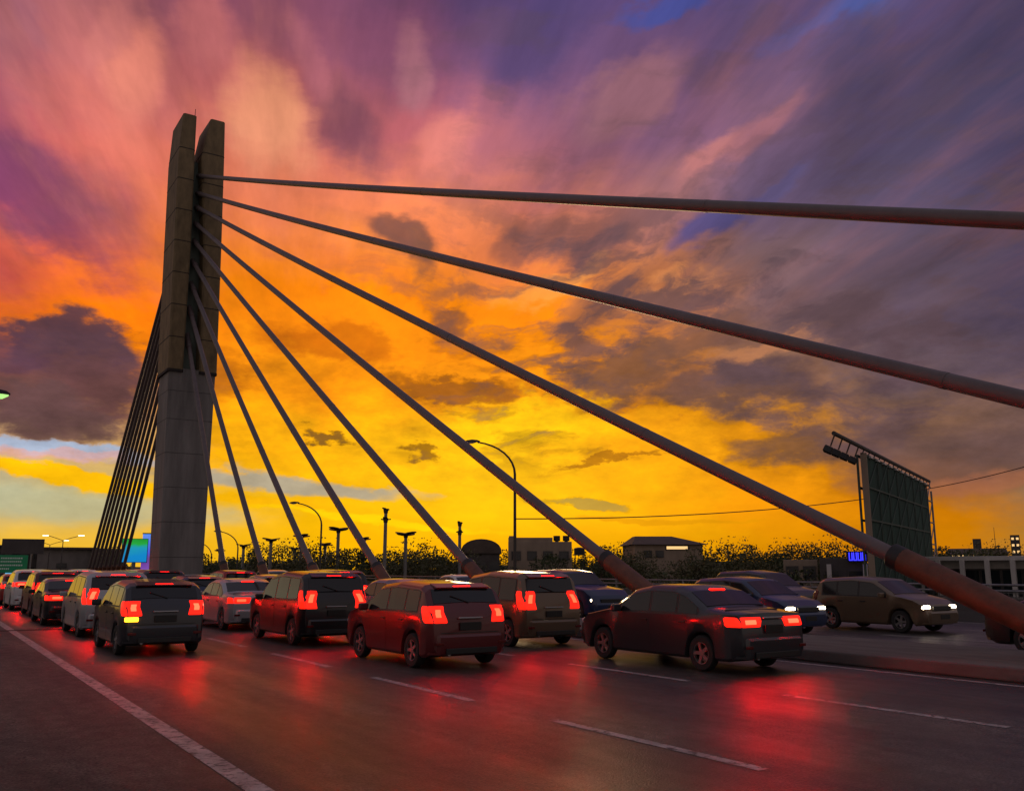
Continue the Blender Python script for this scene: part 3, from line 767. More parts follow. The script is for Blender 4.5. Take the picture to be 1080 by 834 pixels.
# gabled building
t, w, h = bldg('gabled_building', 'long gabled building with a lit strip window, right of the fourth cable', 'building', 669, 742, 574, 158, 13, M['wall_tan'], R(12))
mb = MB(); mb.loft([[Vector(p) for p in ((-w / 2 - .6, -.7, h), (w / 2 + .9, -.7, h), (w / 2 + .9, 13.7, h), (-w / 2 - .6, 13.7, h))],
                    [Vector(p) for p in ((-w / 2 + 1.0, 5, h + 1.55), (w / 2 - 4.2, 5, h + 1.55), (w / 2 - 4.2, 8, h + 1.55), (-w / 2 + 1.0, 8, h + 1.55))]]); mb.build('roof', M['roof'], t)
f = MB().box((1.4, -.05, h - .55), (3.9, .14, .75)).build('window', M['wall_dark'], t); MB().box((1.4, -.13, h - .55), (3.6, .04, .5)).build('pane', M['winwarm'], f)
for k in range(2):
    f = MB().box((-3.6 + k * 2.0, -.05, h - 1.6), (1.4, .12, 1.2)).build('window', M['wall_dark'], t); MB().box((-3.6 + k * 2.0, -.12, h - 1.6), (1.15, .04, 1.0)).build('pane', M['bglass'], f)
# white hotel at the right
t, w, h = bldg('hotel', 'long white building with balconies at the right edge below the billboard', 'building', 985, 1230, 590, 82, 14, M['wall_white'], R(-14))
MB().box((0, 6.5, h + .12), (w + 1.4, 15.4, .34)).build('roof', M['wall_white'], t, bevel=.03)
for r in range(3):
    z = h - 3.3 * (r + 1)
    MB().box((0, -.75, z), (w, 1.5, .22)).build('balcony_slab', M['wall_white'], t)
    rb = MB()
    for zz in (.45, .75, 1.0): rb.box((0, -1.42, z + zz), (w, .06, .06))
    for k in range(30): rb.box((-w / 2 + (k + .5) * w / 30, -1.42, z + .55), (.05, .05, .9))
    rb.build('balcony_rail', M['steel'], t)
for k in range(9): MB().box((-w / 2 + .3 + k * (w - .6) / 8, -1.25, h / 2), (.32, .3, h)).build('column', M['wall_white'], t)
windows(t, w, h, 3, 10, M['bglass'], 1.5, 1.9, .8, 3.3)
# grey tower blocks behind the bridge near the billboard
t, w, h = bldg('office_block', 'narrow grey block with pale piers left of the blue lit sign', 'building', 826, 862, 590, 105, 10, M['wall_tan'])
windows(t, w, h, 3, 2, M['bglass'], 1.1, 1.3, .8, 2.8)
t, w, h = bldg('shop_building', 'dark block with two pale piers that carries the blue lit sign', 'building', 864, 914, 588.5, 100, 11, M['wall_dark'])
for x in (-w / 2 + .9, w / 2 - .2): MB().box((x, -.2, h / 2 - .3), (.45, .4, h - .6)).build('pier', M['wall_white'], t)
windows(t, w, h, 3, 2, M['bglass'], 1.3, 1.3, 1.3, 2.8)
q = spot(904, 586, 99.3); t = thing('lit_sign', 'blue glowing rooftop sign left of the billboard', 'sign', (q.x, q.y, q.z - .55), face_yaw(q))
bb = MB()
for k in range(4):
    x = -.62 + k * .42
    bb.box((x - .13, 0, .5), (.09, .14, .8)); bb.box((x + .13, 0, .5), (.09, .14, .8)); bb.box((x, 0, .13), (.34, .14, .09))
bb.build('letter_tubes', M['neon'], t, bevel=.02)
MB().box((0, .13, .5), (2.0, .08, 1.05)).build('backing', M['blacksteel'], t)
# two far towers and a low roof at right
for (px, ty, wd, lab) in ((1030, 568, 9, 'distant small tower block, left of two on the right horizon'), (1070, 564, 10, 'distant taller tower block at the far right of the horizon')):
    t, w, h = bldg('tower_block', lab, 'building', px - wd / 2, px + wd / 2, ty, 420, 6, M['wall_dark']); windows(t, w, h, 3, 2, M['winwarm'] if px > 1050 else M['bglass'], .9, .9, 1.0, 2.6)
q = spot(1048, 556, 300); mb = MB().tube([(q.x, q.y, -14), (q.x, q.y, q.z)], [.25, .06], 6)
for z in (.6, .75, .88): mb.box((q.x, q.y, -14 + (q.z + 14) * z), (1.2 * (1.2 - z) + .3, .12, .12))
tag(mb.build('radio_mast', M['darksteel']), 'thin distant radio mast between the two far tower blocks', 'mast')
t, w, h = bldg('market_roof', 'low dark roof with a row of small lamps on the right horizon', 'building', 1000, 1062, 584, 210, 8, M['wall_dark'])
mb = MB(); mb.loft([[Vector(p) for p in ((-w / 2 - .4, -.4, h), (w / 2 + .4, -.4, h), (w / 2 + .4, 8.4, h), (-w / 2 - .4, 8.4, h))], [Vector(p) for p in ((-w / 2, 3.8, h + 1.2), (w / 2, 3.8, h + 1.2), (w / 2, 4.2, h + 1.2), (-w / 2, 4.2, h + 1.2))]]); mb.build('roof', M['roof'], t)
for k in range(7): MB().box((-w / 2 + 1.0 + k * .95, -.5, h - .35), (.55, .15, .22)).build('lamp', M['winwarm'], t)
# left side: grey hall, dark block, sign
t, w, h = bldg('grey_hall', 'long grey flat roofed hall beyond the bend, behind the back stays', 'building', 40, 103, 579, 215, 16, M['wall_grey'])
MB().box((0, 7.6, h + .2), (w + .8, 17.2, .4)).build('roof', M['roof'], t)
f = MB().box((-1.0, -.06, h - 3.4), (2.0, .14, 1.0)).build('window', M['wall_dark'], t); MB().box((-1.0, -.14, h - 3.4), (1.7, .04, .8)).build('pane', M['bglass'], f)
f = MB().box((4.6, -.06, h - 5.6), (1.9, .14, 1.9)).build('window', M['wall_dark'], t); MB().box((4.6, -.14, h - 5.6), (1.5, .04, 1.5)).build('pane', M['cyan'], f)
f = MB().box((-4.6, -.06, h - 5.8), (1.9, .14, 1.9)).build('window', M['wall_dark'], t); MB().box((-4.6, -.14, h - 5.8), (1.5, .04, 1.5)).build('pane', M['teal'], f)
t, w, h = bldg('stepped_hall', 'darker hall between the back stays and the glowing screen', 'building', 100, 131, 580, 205, 14, M['wall_dark'])
MB().box((0, 6.8, h + .15), (w + .6, 15, .3)).build('roof', M['roof'], t)
f = MB().box((1.3, -.06, h - 4.6), (1.3, .14, 1.3)).build('window', M['wall_grey'], t); MB().box((1.3, -.14, h - 4.6), (1.0, .04, 1.0)).build('pane', M['winwarm'], f)
t, w, h = bldg('dark_block', 'dark block at the far left edge behind the green road sign', 'building', -40, 42, 576, 226, 16, M['wall_dark'])
MB().box((0, 7.6, h + .15), (w + .8, 17, .3)).build('roof', M['roof'], t)
windows(t, w, h, 2, 5, M['bglass'], 1.6, 1.3, 1.2, 3.2)
q = spot(17, 568, 182); t = thing('road_sign', 'green overhead road sign with white lines of lettering at the left edge', 'road sign', (q.x, q.y, -1.5), face_yaw(q))
hh = q.z + 1.5
mb = MB()
for s in (-1, 1): mb.tube([(s * 2.6, .3, -12), (s * 2.6, .3, hh)], .14, 8)
mb.build('post', M['steel'], t)
MB().box((1.2, .2, hh - 1.3), (6.6, .2, 2.6)).build('upper_board', M['wall_dark'], t)
pn = MB().box((-.1, .08, hh - 4.3), (4.5, .12, 3.0)).build('panel', M['roadsign'], t, bevel=.03)
for z, x0, x1 in ((.95, -1.9, 1.5), (.38, -1.9, 1.2), (-.25, -1.9, 1.3), (-.85, -1.9, -.6)):
    x = x0; ll = MB()
    while x < x1:
        wl = random.uniform(.16, .3); ll.box((x + wl / 2 - .1, .0, hh - 4.3 + z), (wl, .03, .26)); x += wl + .09
    ll.build('lettering', M['signwhite'], pn)
MB().box((-.3, -.1, hh - 6.6), (1.7, .3, 1.5)).build('lit_box', M['cyan'], t, bevel=.05)
# LED screen and its pillar
q = spot(143, 567, 158); t = thing('led_screen', 'glowing green and cyan LED screen left of the pylon', 'screen', (q.x, q.y, q.z - 2.0), face_yaw(q))
MB().box((0, 0, 0), (3.7, .35, 3.6)).build('display', M['ledgreen'], t, bevel=.02)
MB().box((0, .35, 0), (3.9, .3, 3.8)).build('cabinet', M['blacksteel'], t)
MB().tube([(0, .35, -1.9), (0, .35, -q.z - 12)], .3, 10).build('post', M['steel'], t)
q = spot(157, 563, 160); t = thing('lit_pillar', 'blue and violet lit pillar between the LED screen and the pylon', 'pillar', (q.x, q.y, q.z - 8.0), face_yaw(q))
MB().box((0, 0, 4.0), (1.75, .9, 8.0)).build('light_box', M['pillar'], t, bevel=.05)
MB().box((0, 0, 8.08), (1.9, 1.0, .16)).build('cap', M['blacksteel'], t)
MB().box((0, 0, -4.5), (.9, .6, 9.0)).build('stem', M['steel'], t)
# ochre post
q = spot(834, 634, 39.0); t = thing('ochre_post', 'short ochre post on the far parapet below the grey block', 'post', (q.x, q.y, -.01))
MB().tube([(0, 0, 0), (0, 0, 1.1)], [.42, .34], 14).build('shaft', M['ochre'], t, smooth='auto'); MB().tube([(0, 0, 1.1), (0, 0, 1.22)], .38, 14).build('cap', M['ochre'], t)

# ------------------------------------------------------------------ billboard
a = spot(911, 479, 66.0); b = spot(975, 511, 91.0)
topz = (a.z + b.z) / 2; av = Vector((a.x, a.y, 0)); bv = Vector((b.x, b.y, 0)); u = (bv - av).normalized(); Lb = (bv - av).length
ang = math.atan2(u.y, u.x)
bil = thing('billboard', 'tall billboard frame wrapped in dark green netting with floodlights on its top rail', 'billboard', (a.x, a.y, -14), ang)
H = topz + 14; HB = H - 13.2
MB().box((Lb / 2, 0, (H + HB) / 2), (Lb, .18, H - HB)).build('netting', M['netting'], bil)
MB().box((-.12, 0, (H + HB) / 2), (.16, .4, H - HB + .3)).build('edge_post', M['wall_tan'], bil)
fr = MB()
for k in range(8):
    fr.box((k * Lb / 7, .45, (H + HB) / 2), (.14, .14, H - HB))
    fr.box((k * Lb / 7, -.15, (H + HB) / 2), (.07, .06, H - HB))
for k in range(7):
    fr.box((Lb / 2, .45, HB + k * (H - HB) / 6), (Lb, .14, .14)); fr.box((Lb / 2, -.16, HB + k * (H - HB) / 6), (Lb, .05, .12)); [fr.tube([(j * Lb / 7, -.17, HB + k * (H - HB) / 6), ((j + 1) * Lb / 7, -.17, HB + (k + 1) * (H - HB) / 6)], .035, 5) for j in range(7) if k < 6]
fr.build('frame', M['latt'], bil)
tr = MB()
for dx in (1.0, 3.6):
    for dy in (0, 1.3): tr.box((Lb + dx, dy, H / 2 - .2), (.16, .16, H - .4))
z = 2.0
while z < H - .6:
    for dy in (0, 1.3):
        tr.box((Lb + 2.3, dy, z), (2.8, .11, .11)); tr.tube([(Lb + 1.0, dy, z), (Lb + 3.6, dy, z + 2.0)], .045, 5)
    z += 2.0
tr.build('ladder_truss', M['steel'], bil)
RY = .1
rl = MB(); rl.tube([(-7.8, RY, H + .55), (Lb + 3.8, RY, H + .55)], .14, 8); rl.tube([(-.2, RY, H + .1), (Lb + 3.6, RY, H + .1)], .08, 6)
k = 0.0
while k < Lb + 3.5:
    rl.tube([(k, RY, H + .1), (k + .9, RY, H + .55)], .05, 5); rl.tube([(k, RY, H + .1), (k, .0, H - .1)], .05, 5); k += 1.8
rl.build('top_rail', M['darksteel'], bil)
def flood(x, lit=False):
    f = MB().tube([(x, RY, H + .55), (x - .05, RY + .3, H - .2)], .05, 6).build('floodlight', M['darksteel'], bil)
    MB().box((x - .1, RY + .45, H - .42), (.42, .52, .42), mtx=Matrix.Rotation(R(28), 3, 'X') @ Matrix.Rotation(R(15), 3, 'Y')).build('lamp_housing', M['blacksteel'], f, bevel=.05)
for x in (-7.5, -5.5, -3.3, -.9): flood(x)
for k in range(11):
    x = 1.2 + k * (Lb - 2) / 10; MB().box((x, RY - .25, H - .05), (.8, .3, .14)).build('walkway_lamp', M['headoff'], bil)
lg_ = MB()
for k in range(4):
    lg_.tube([(Lb * (k + .5) / 4, .5, 0), (Lb * (k + .5) / 4, .5, HB + .4)], .32, 10)
lg_.build('leg', M['darksteel'], bil)
MB().box((Lb / 2, 1.8, HB / 2), (Lb * .92, 2.2, HB - .5)).build('base_cladding', M['wall_dark'], bil)

# power line: from the tall curved lamp past the billboard to a pole outside the frame
p0 = spot(543, 547, 54.0); p1 = spot(986, 514, 88.0); p2 = spot(1180, 462, 70.0)
w1 = MB()
def span(a, b, sag, n=18): return [a.lerp(b, k / n) - Vector((0, 0, 4 * sag * (k / n) * (1 - k / n))) for k in range(n + 1)]
w1.tube(span(p0, p1, .7) + span(p1, p2, .25)[1:], .035, 5)
tag(w1.build('power_line', M['blacksteel']), 'thin black power line sagging past the billboard to the right edge', 'wire')
t = thing('utility_pole', 'utility pole that carries the power line beyond the right edge', 'pole', (p2.x, p2.y, -14))
MB().tube([(0, 0, 0), (0, 0, p2.z + 15)], [.2, .13], 10).build('pole', M['darksteel'], t); MB().box((0, 0, p2.z + 14), (1.6, .12, .12)).build('crossarm', M['darksteel'], t)

# ------------------------------------------------------------------ trees
def crown_mesh(mb, c, rx, rz, n, leaf, rnd):
    clumps = []
    for k in range(max(9, n // 110)):
        a = rnd.uniform(0, 2 * math.pi); e = rnd.uniform(-.35, 1); r = rnd.uniform(.45, 1.0)
        ce = math.sqrt(max(0, 1 - e * e))
        clumps.append((Vector((math.cos(a) * ce * rx * r, math.sin(a) * ce * rx * r, e * rz * r)) + c, rnd.uniform(.22, .42) * rx))
    for k in range(n):
        cc, cr = rnd.choice(clumps)
        d = Vector([max(-1.5, min(1.5, rnd.gauss(0, 1))) * w for w in (1, 1, .7)]) * cr * .46
        p = cc + d
        q = Vector((rnd.uniform(-1, 1), rnd.uniform(-1, 1), rnd.uniform(-.4, 1))).normalized(); s = leaf * rnd.uniform(.6, 1.4)
        x = q.orthogonal().normalized(); y = q.cross(x)
        rt = rnd.uniform(0, 6.28); x, y = x * math.cos(rt) + y * math.sin(rt), y * math.cos(rt) - x * math.sin(rt)
        mb.add([p - x * s, p - y * s * .5, p + x * s, p + y * s * .5], [(0, 1, 2, 3)])
def tree_proto(name, h, rx, rz, n, leaf, m, seed):
    rnd = random.Random(seed); t = thing(name, '', 'tree')
    tk = MB(); tk.tube([(0, 0, 0), (.15, .1, h * .3), (-.1, .2, h * .62), (0, 0, h * .85)], [.38, .28, .2, .06], 8)
    for k in range(6):
        a = k * 1.05 + rnd.random(); z = h * rnd.uniform(.4, .65)
        tk.tube([(0, .1, z), (math.cos(a) * rx * .35, math.sin(a) * rx * .35, z + h * .13), (math.cos(a) * rx * .7, math.sin(a) * rx * .7, z + h * .22)], [.15, .09, .03], 6)
    tk.build('trunk', M['trunk'], t)
    cm = MB(); crown_mesh(cm, Vector((0, 0, h - rz)), rx, rz, n, leaf, rnd); cm.build('crown', m, t, recalc=False)
    return t
TP = [tree_proto('broadleaf_tree', 16, 4.6, 4.2, 5200, .15, M['leaf'], 1), tree_proto('broadleaf_tree', 15, 5.6, 3.2, 5200, .15, M['leaf2'], 2),
      tree_proto('broadleaf_tree', 17, 3.6, 5.0, 5000, .15, M['leaf'], 3)]
TREES = [ # bearing px, top y, distance, proto, label
 (222, 584, 125, 0, 'dark leafy tree against the right foot of the pylon'),
 (300, 577, 140, 1, 'low spreading tree between the eighth and seventh cables'),
 (338, 577, 118, 1, 'dark spreading tree below the curved lamp of the seventh cable'),
 (380, 579, 112, 2, 'loose leafy tree at the foot of the sixth cable'),
 (452, 577, 122, 1, 'spreading tree left of the slim two tiered park light'),
 (415, 581, 132, 0, 'round tree behind the tallest park light'),
 (634, 577, 128, 2, 'tree at the foot of the fourth cable, left of the gabled building'),
 (655, 580, 145, 1, 'low tree close against the left end of the gabled building'),
 (764, 576, 118, 1, 'wide tree just right of the gabled building'),
 (800, 574, 126, 0, 'round crowned tree between the gabled building and the grey block'),
 (838, 576, 135, 1, 'flat topped tree behind the narrow grey block'),
 (876, 573, 128, 1, 'flat topped tree behind the blue lit sign'),
 (1008, 576, 150, 0, 'dark tree just right of the billboard truss'),
 (1050, 577, 165, 1, 'wide dark tree above the white building, left of the last tower'),
 (118, 577, 190, 2, 'dark tree between the back stays and the LED screen'),
]
used = set()
for px, ty, d, k, lab in TREES:
    o = TP[k] if k not in used else copy_tree(TP[k]); used.add(k)
    q = spot(px, ty, d); hgt = {0: 16, 1: 15, 2: 17}[k]
    o['label'] = lab; o['group'] = 'trees beyond the bridge'
    s = (q.z + 14) / hgt; o.location = (q.x, q.y, -14); o.scale = (s, s, s); o.rotation_euler = (0, 0, random.uniform(0, 6))
# the wood behind them, one mass
wd = MB(); rnd = random.Random(11)
for i in range(86):
    px = 205 + i * 11.0 + rnd.uniform(-6, 6); d = rnd.uniform(150, 200); q = spot(px, 585 + 3.5 * math.sin(i * .83) + rnd.uniform(-4, 4), d)
    rz = rnd.uniform(4.5, 6.5); crown_mesh(wd, Vector((q.x, q.y, q.z - rz * .9)), rnd.uniform(4.5, 6.5), rz, 1500, .21, rnd)
    wd.tube([(q.x, q.y, -14), (q.x, q.y, q.z - 3)], [.3, .12], 5)
tag(wd.build('wood', M['leaf'], recalc=False), kind='stuff')
lw = MB()
for i in range(46):
    px = -30 + i * 25 + rnd.uniform(-8, 8); d = rnd.uniform(75, 120); q = spot(px, 611 + rnd.uniform(-8, 6), d)
    if math.hypot(q.x, 0) < 36: continue
    crown_mesh(lw, Vector((q.x, q.y, q.z - 3.5)), rnd.uniform(3.5, 5), 4.0, 1000, .17, rnd)
    lw.tube([(q.x, q.y, -14), (q.x, q.y, q.z - 3)], [.25, .1], 5)
tag(lw.build('undergrowth', M['leaf'], recalc=False), kind='stuff')
# ridge on the horizon
rd = MB(); rg = []
for k in range(91):
    a = R(-60 + k * 2.0) + YAW; z = 6 + 5 * math.sin(k * .9) + 4 * math.sin(k * .37 + 1); D = 1500
    rg.append([Vector((math.sin(a) * D, math.cos(a) * D, -14)), Vector((math.sin(a) * (D + 60), math.cos(a) * (D + 60), z)), Vector((math.sin(a) * (D + 200), math.cos(a) * (D + 200), -14))])
rd.loft(rg, cap=False, closed=False); tag(rd.build('hills', M['soil'], smooth=True), kind='structure')

# ------------------------------------------------------------------ sky
PXX = [0, 135, 270, 405, 540, 675, 810, 945, 1080]
PYY = [0, 80, 160, 240, 320, 400, 480, 530, 575]
SKY = [
 [(108, 62, 98), (125, 68, 98), (132, 72, 98), (118, 68, 102), (84, 64, 108), (84, 66, 118), (78, 72, 125), (68, 76, 128), (72, 66, 92)],
 [(128, 72, 104), (160, 84, 106), (178, 96, 106), (155, 84, 106), (120, 80, 116), (128, 88, 118), (120, 86, 108), (78, 68, 98), (68, 62, 90)],
 [(196, 84, 96), (220, 98, 98), (222, 110, 92), (190, 92, 94), (182, 100, 104), (128, 90, 124), (112, 86, 116), (84, 72, 102), (72, 62, 92)],
 [(190, 84, 92), (225, 108, 84), (236, 128, 74), (240, 132, 66), (226, 126, 72), (160, 108, 106), (108, 92, 126), (84, 74, 100), (68, 60, 86)],
 [(228, 100, 74), (245, 124, 56), (250, 142, 32), (250, 142, 26), (242, 142, 48), (190, 118, 76), (122, 94, 94), (92, 78, 96), (80, 68, 90)],
 [(240, 140, 50), (248, 146, 38), (250, 155, 18), (250, 150, 14), (245, 150, 26), (218, 134, 48), (150, 108, 78), (104, 84, 86), (88, 72, 84)],
 [(172, 168, 160), (200, 172, 128), (244, 178, 48), (252, 190, 16), (253, 198, 10), (250, 172, 12), (224, 146, 36), (150, 106, 66), (132, 100, 86)],
 [(192, 182, 140), (206, 180, 110), (238, 186, 66), (246, 190, 36), (252, 196, 14), (250, 180, 12), (240, 154, 18), (218, 132, 30), (138, 108, 80)],
 [(236, 190, 84), (236, 188, 78), (236, 182, 60), (244, 182, 44), (246, 176, 26), (228, 166, 38), (214, 142, 32), (204, 128, 42), (170, 128, 66)]]
FEAT = [ # x, y, rx, ry, angle, colour, strength, softness
 (62, 404, 92, 46, -4, (100, 68, 72), .9, .55), (92, 372, 46, 28, 0, (88, 62, 74), .92, .5), (100, 405, 48, 24, 8, (104, 70, 72), .85, .6), (50, 438, 55, 24, 10, (100, 72, 74), .85, .5), (20, 372, 40, 24, 0, (92, 62, 76), .8, .6),
 (30, 205, 120, 42, 20, (112, 60, 100), .85, .9), (90, 262, 70, 24, 24, (140, 72, 92), .55, .9),
 (358, 130, 44, 34, 60, (112, 66, 90), .75, .9), (412, 255, 40, 20, 8, (118, 76, 66), .85, .6), (425, 275, 18, 24, 20, (140, 88, 60), .6, .7),
 (598, 252, 30, 22, -10, (112, 80, 86), .85, .7), (555, 232, 30, 16, -25, (130, 84, 80), .7, .8), (470, 334, 30, 12, 0, (140, 86, 56), .75, .7), (610, 330, 60, 24, -15, (150, 98, 78), .6, .8),
 (660, 392, 62, 24, -14, (106, 76, 66), .85, .6), (775, 414, 84, 24, 5, (92, 70, 74), .85, .6), (850, 474, 80, 14, 4, (98, 72, 66), .75, .6), (730, 362, 50, 18, -20, (110, 80, 72), .7, .7),
 (975, 480, 110, 34, 0, (92, 72, 78), .7, .8), (905, 330, 130, 50, -12, (94, 76, 90), .5, .9), (1040, 505, 60, 8, -3, (170, 110, 84), .5, .7),
 (480, 404, 66, 13, 4, (132, 80, 50), .75, .6), (340, 458, 24, 8, 8, (104, 72, 44), .85, .5), (436, 479, 26, 7, 6, (126, 84, 34), .8, .5), (340, 362, 70, 16, 10, (186, 96, 44), .6, .8), (345, 290, 60, 14, 12, (214, 112, 60), .5, .8),
 (585, 395, 24, 8, 0, (130, 84, 60), .7, .6), (230, 390, 40, 26, 0, (150, 90, 60), .6, .8),
 (60, 474, 100, 9, 3, (160, 176, 200), .9, .6), (60, 482, 70, 5, 0, (214, 160, 150), .6, .6), (320, 512, 120, 8, 4, (160, 160, 150), .85, .6), (65, 532, 130, 14, 4, (180, 180, 150), .7, .8),
 (85, 506, 110, 8, 7, (250, 190, 28), .95, .5), (330, 535, 150, 6, 5, (250, 184, 40), .6, .7), (400, 548, 120, 4, 5, (254, 214, 20), .7, .7),
 (620, 532, 46, 4, 6, (160, 140, 80), .8, .5), (640, 488, 52, 4, -14, (170, 108, 24), .8, .5), (560, 440, 90, 22, 0, (254, 206, 4), .6, .9), (700, 548, 90, 3, 3, (214, 150, 50), .7, .6),
 (735, 250, 56, 20, -20, (78, 76, 132), .85, .8), (860, 14, 80, 12, -12, (58, 84, 152), .9, .8), (692, 4, 40, 10, -15, (62, 76, 152), .8, .8), (820, 210, 40, 8, -25, (92, 88, 140), .5, .8), (590, 30, 70, 30, -30, (74, 62, 108), .6, .9),
 (180, 105, 24, 46, 0, (236, 134, 112), .85, .9), (245, 58, 22, 34, 0, (206, 112, 112), .8, .9), (290, 140, 30, 44, -8, (244, 158, 112), .85, .9), (440, 70, 18, 40, -12, (170, 108, 118), .7, .9), (150, 70, 12, 40, 12, (196, 110, 112), .6, .9), (330, 60, 14, 40, -8, (178, 100, 112), .6, .9), (480, 150, 40, 24, -30, (214, 122, 106), .6, .9), (120, 2, 14, 5, 0, (236, 126, 60), .8, .8), (55, 55, 40, 10, 50, (140, 84, 112), .6, .9),
 (710, 170, 46, 14, -28, (188, 116, 112), .75, .8), (655, 95, 56, 22, -35, (160, 106, 112), .7, .9), (800, 60, 60, 20, -35, (112, 82, 108), .5, .9), (770, 150, 40, 16, -30, (184, 112, 110), .5, .9), (890, 80, 70, 40, -30, (68, 60, 88), .6, .9),
 (560, 290, 40, 14, -20, (246, 164, 84), .6, .8), (700, 320, 44, 14, -18, (226, 148, 92), .6, .8), (790, 380, 50, 10, -10, (190, 130, 94), .6, .7),
]
def bil(px, py):
    px = min(max(px, 0), 1080); py = min(max(py, 0), 575)
    i = max(k for k in range(9) if PXX[k] <= px); i = min(i, 7); j = max(k for k in range(9) if PYY[k] <= py); j = min(j, 7)
    u = (px - PXX[i]) / (PXX[i + 1] - PXX[i]); v = (py - PYY[j]) / (PYY[j + 1] - PYY[j])
    return [(SKY[j][i][c] * (1 - u) + SKY[j][i + 1][c] * u) * (1 - v) + (SKY[j + 1][i][c] * (1 - u) + SKY[j + 1][i + 1][c] * u) * v for c in range(3)]
def unproj(az, el):
    a = R(az + 33); x, y, z = math.sin(a) * math.cos(R(el)), math.cos(a) * math.cos(R(el)), math.sin(R(el))
    r = x * math.cos(YAW) - y * math.sin(YAW); f = x * math.sin(YAW) + y * math.cos(YAW)
    d = f * math.cos(PITCH) + z * math.sin(PITCH); v = -f * math.sin(PITCH) + z * math.cos(PITCH)
    return 540 + 950 * r / d, 417 - 950 * v / d
AZS = [-32, -24, -16, -8, 0, 8, 16, 24, 32]; ELS = [1.2, 4, 7.5, 12, 17, 22, 27, 32, 36]
BACK = {0: (150, 118, 104), 1: (145, 116, 112), 2: (136, 110, 116), 3: (126, 104, 116), 4: (118, 98, 116), 5: (112, 96, 118), 6: (108, 92, 118), 7: (104, 90, 120), 8: (102, 90, 122)}

wld = bpy.data.worlds.new('World'); sc.world = wld; wld.use_nodes = True
nt = wld.node_tree; N = nt.nodes; LK = nt.links; bg = N['Background']
def mth(op, a, b=None, c=None):
    n = N.new('ShaderNodeMath'); n.operation = op
    for i, v in enumerate((a, b, c)):
        if v is None: continue
        if isinstance(v, (int, float)): n.inputs[i].default_value = v
        else: LK.new(v, n.inputs[i])
    return n.outputs[0]
def mapr(v, a, b, c, d, smooth=True):
    n = N.new('ShaderNodeMapRange'); n.interpolation_type = 'SMOOTHSTEP' if smooth else 'LINEAR'
    LK.new(v, n.inputs[0])
    for i, q in enumerate((a, b, c, d)): n.inputs[i + 1].default_value = q
    return n.outputs[0]
def mixc(f, a, b, mode='MIX'):
    n = N.new('ShaderNodeMix'); n.data_type = 'RGBA'; n.blend_type = mode
    for i, v in ((0, f), (6, a), (7, b)):
        if isinstance(v, (int, float)): n.inputs[i].default_value = v
        elif isinstance(v, tuple): n.inputs[i].default_value = (*v, 1)
        else: LK.new(v, n.inputs[i])
    return n.outputs[2]
tc = N.new('ShaderNodeTexCoord'); sp = N.new('ShaderNodeSeparateXYZ'); LK.new(tc.outputs['Generated'], sp.inputs[0])
X, Y, Z = sp.outputs
RAD2 = 180 / math.pi
ca, sa = math.cos(YAW), math.sin(YAW)
xr = mth('SUBTRACT', mth('MULTIPLY', X, ca), mth('MULTIPLY', Y, sa)); yf = mth('ADD', mth('MULTIPLY', X, sa), mth('MULTIPLY', Y, ca))
AZ = mth('MULTIPLY', mth('ARCTAN2', xr, yf), RAD2); EL = mth('MULTIPLY', mth('ARCSINE', Z), RAD2)
# cloud layer coordinates: the sheet of cloud overhead, combed out along the wind
wa = R(20.5)
den = mth('ADD', mth('MAXIMUM', Z, 0.0), .07)
pu = mth('DIVIDE', mth('SUBTRACT', mth('MULTIPLY', X, math.cos(wa)), mth('MULTIPLY', Y, math.sin(wa))), den)
pv = mth('DIVIDE', mth('ADD', mth('MULTIPLY', X, math.sin(wa)), mth('MULTIPLY', Y, math.cos(wa))), den)
def comb(a, b, c=0.):
    n = N.new('ShaderNodeCombineXYZ')
    for i, v in enumerate((a, b, c)):
        if isinstance(v, (int, float)): n.inputs[i].default_value = v
        else: LK.new(v, n.inputs[i])
    return n.outputs[0]
def noise(vec, scale, detail=5, rough=.55, off=0.):
    mp = N.new('ShaderNodeMapping'); mp.inputs['Location'].default_value = (off, off * 1.7, off * .6); LK.new(vec, mp.inputs['Vector'])
    n = N.new('ShaderNodeTexNoise'); n.inputs['Scale'].default_value = scale; n.inputs['Detail'].default_value = detail; n.inputs['Roughness'].default_value = rough
    LK.new(mp.outputs[0], n.inputs['Vector']); return n.outputs['Fac']
plane = comb(mth('MULTIPLY', pu, 1.0), mth('MULTIPLY', pv, .20))
angv = comb(mth('MULTIPLY', AZ, .10), mth('MULTIPLY', EL, .21))
up = mapr(EL, 8, 20, 0, 1)                     # higher up the sheet streaks; low down it breaks into puffs
sw1 = mth('SUBTRACT', noise(plane, 1.5, 5, .6, 3.1), .5); sw2 = mth('SUBTRACT', noise(plane, 1.5, 5, .6, 9.7), .5)
pw1 = mth('SUBTRACT', noise(angv, 1.1, 6, .6, 1.3), .5); pw2 = mth('SUBTRACT', noise(angv, 1.1, 6, .6, 5.9), .5)
wx_ = mth('ADD', mth('MULTIPLY', sw1, mth('MULTIPLY', up, 14)), mth('MULTIPLY', pw1, mapr(EL, 8, 22, 9.0, 3.0)))
wy_ = mth('ADD', mth('MULTIPLY', sw2, mth('MULTIPLY', up, 11)), mth('MULTIPLY', pw2, mapr(EL, 1, 12, 1.6, 5.0)))
fw1 = mth('SUBTRACT', noise(angv, 4.5, 6, .62, 21.3), .5); fw2 = mth('SUBTRACT', noise(angv, 4.5, 6, .62, 15.9), .5)
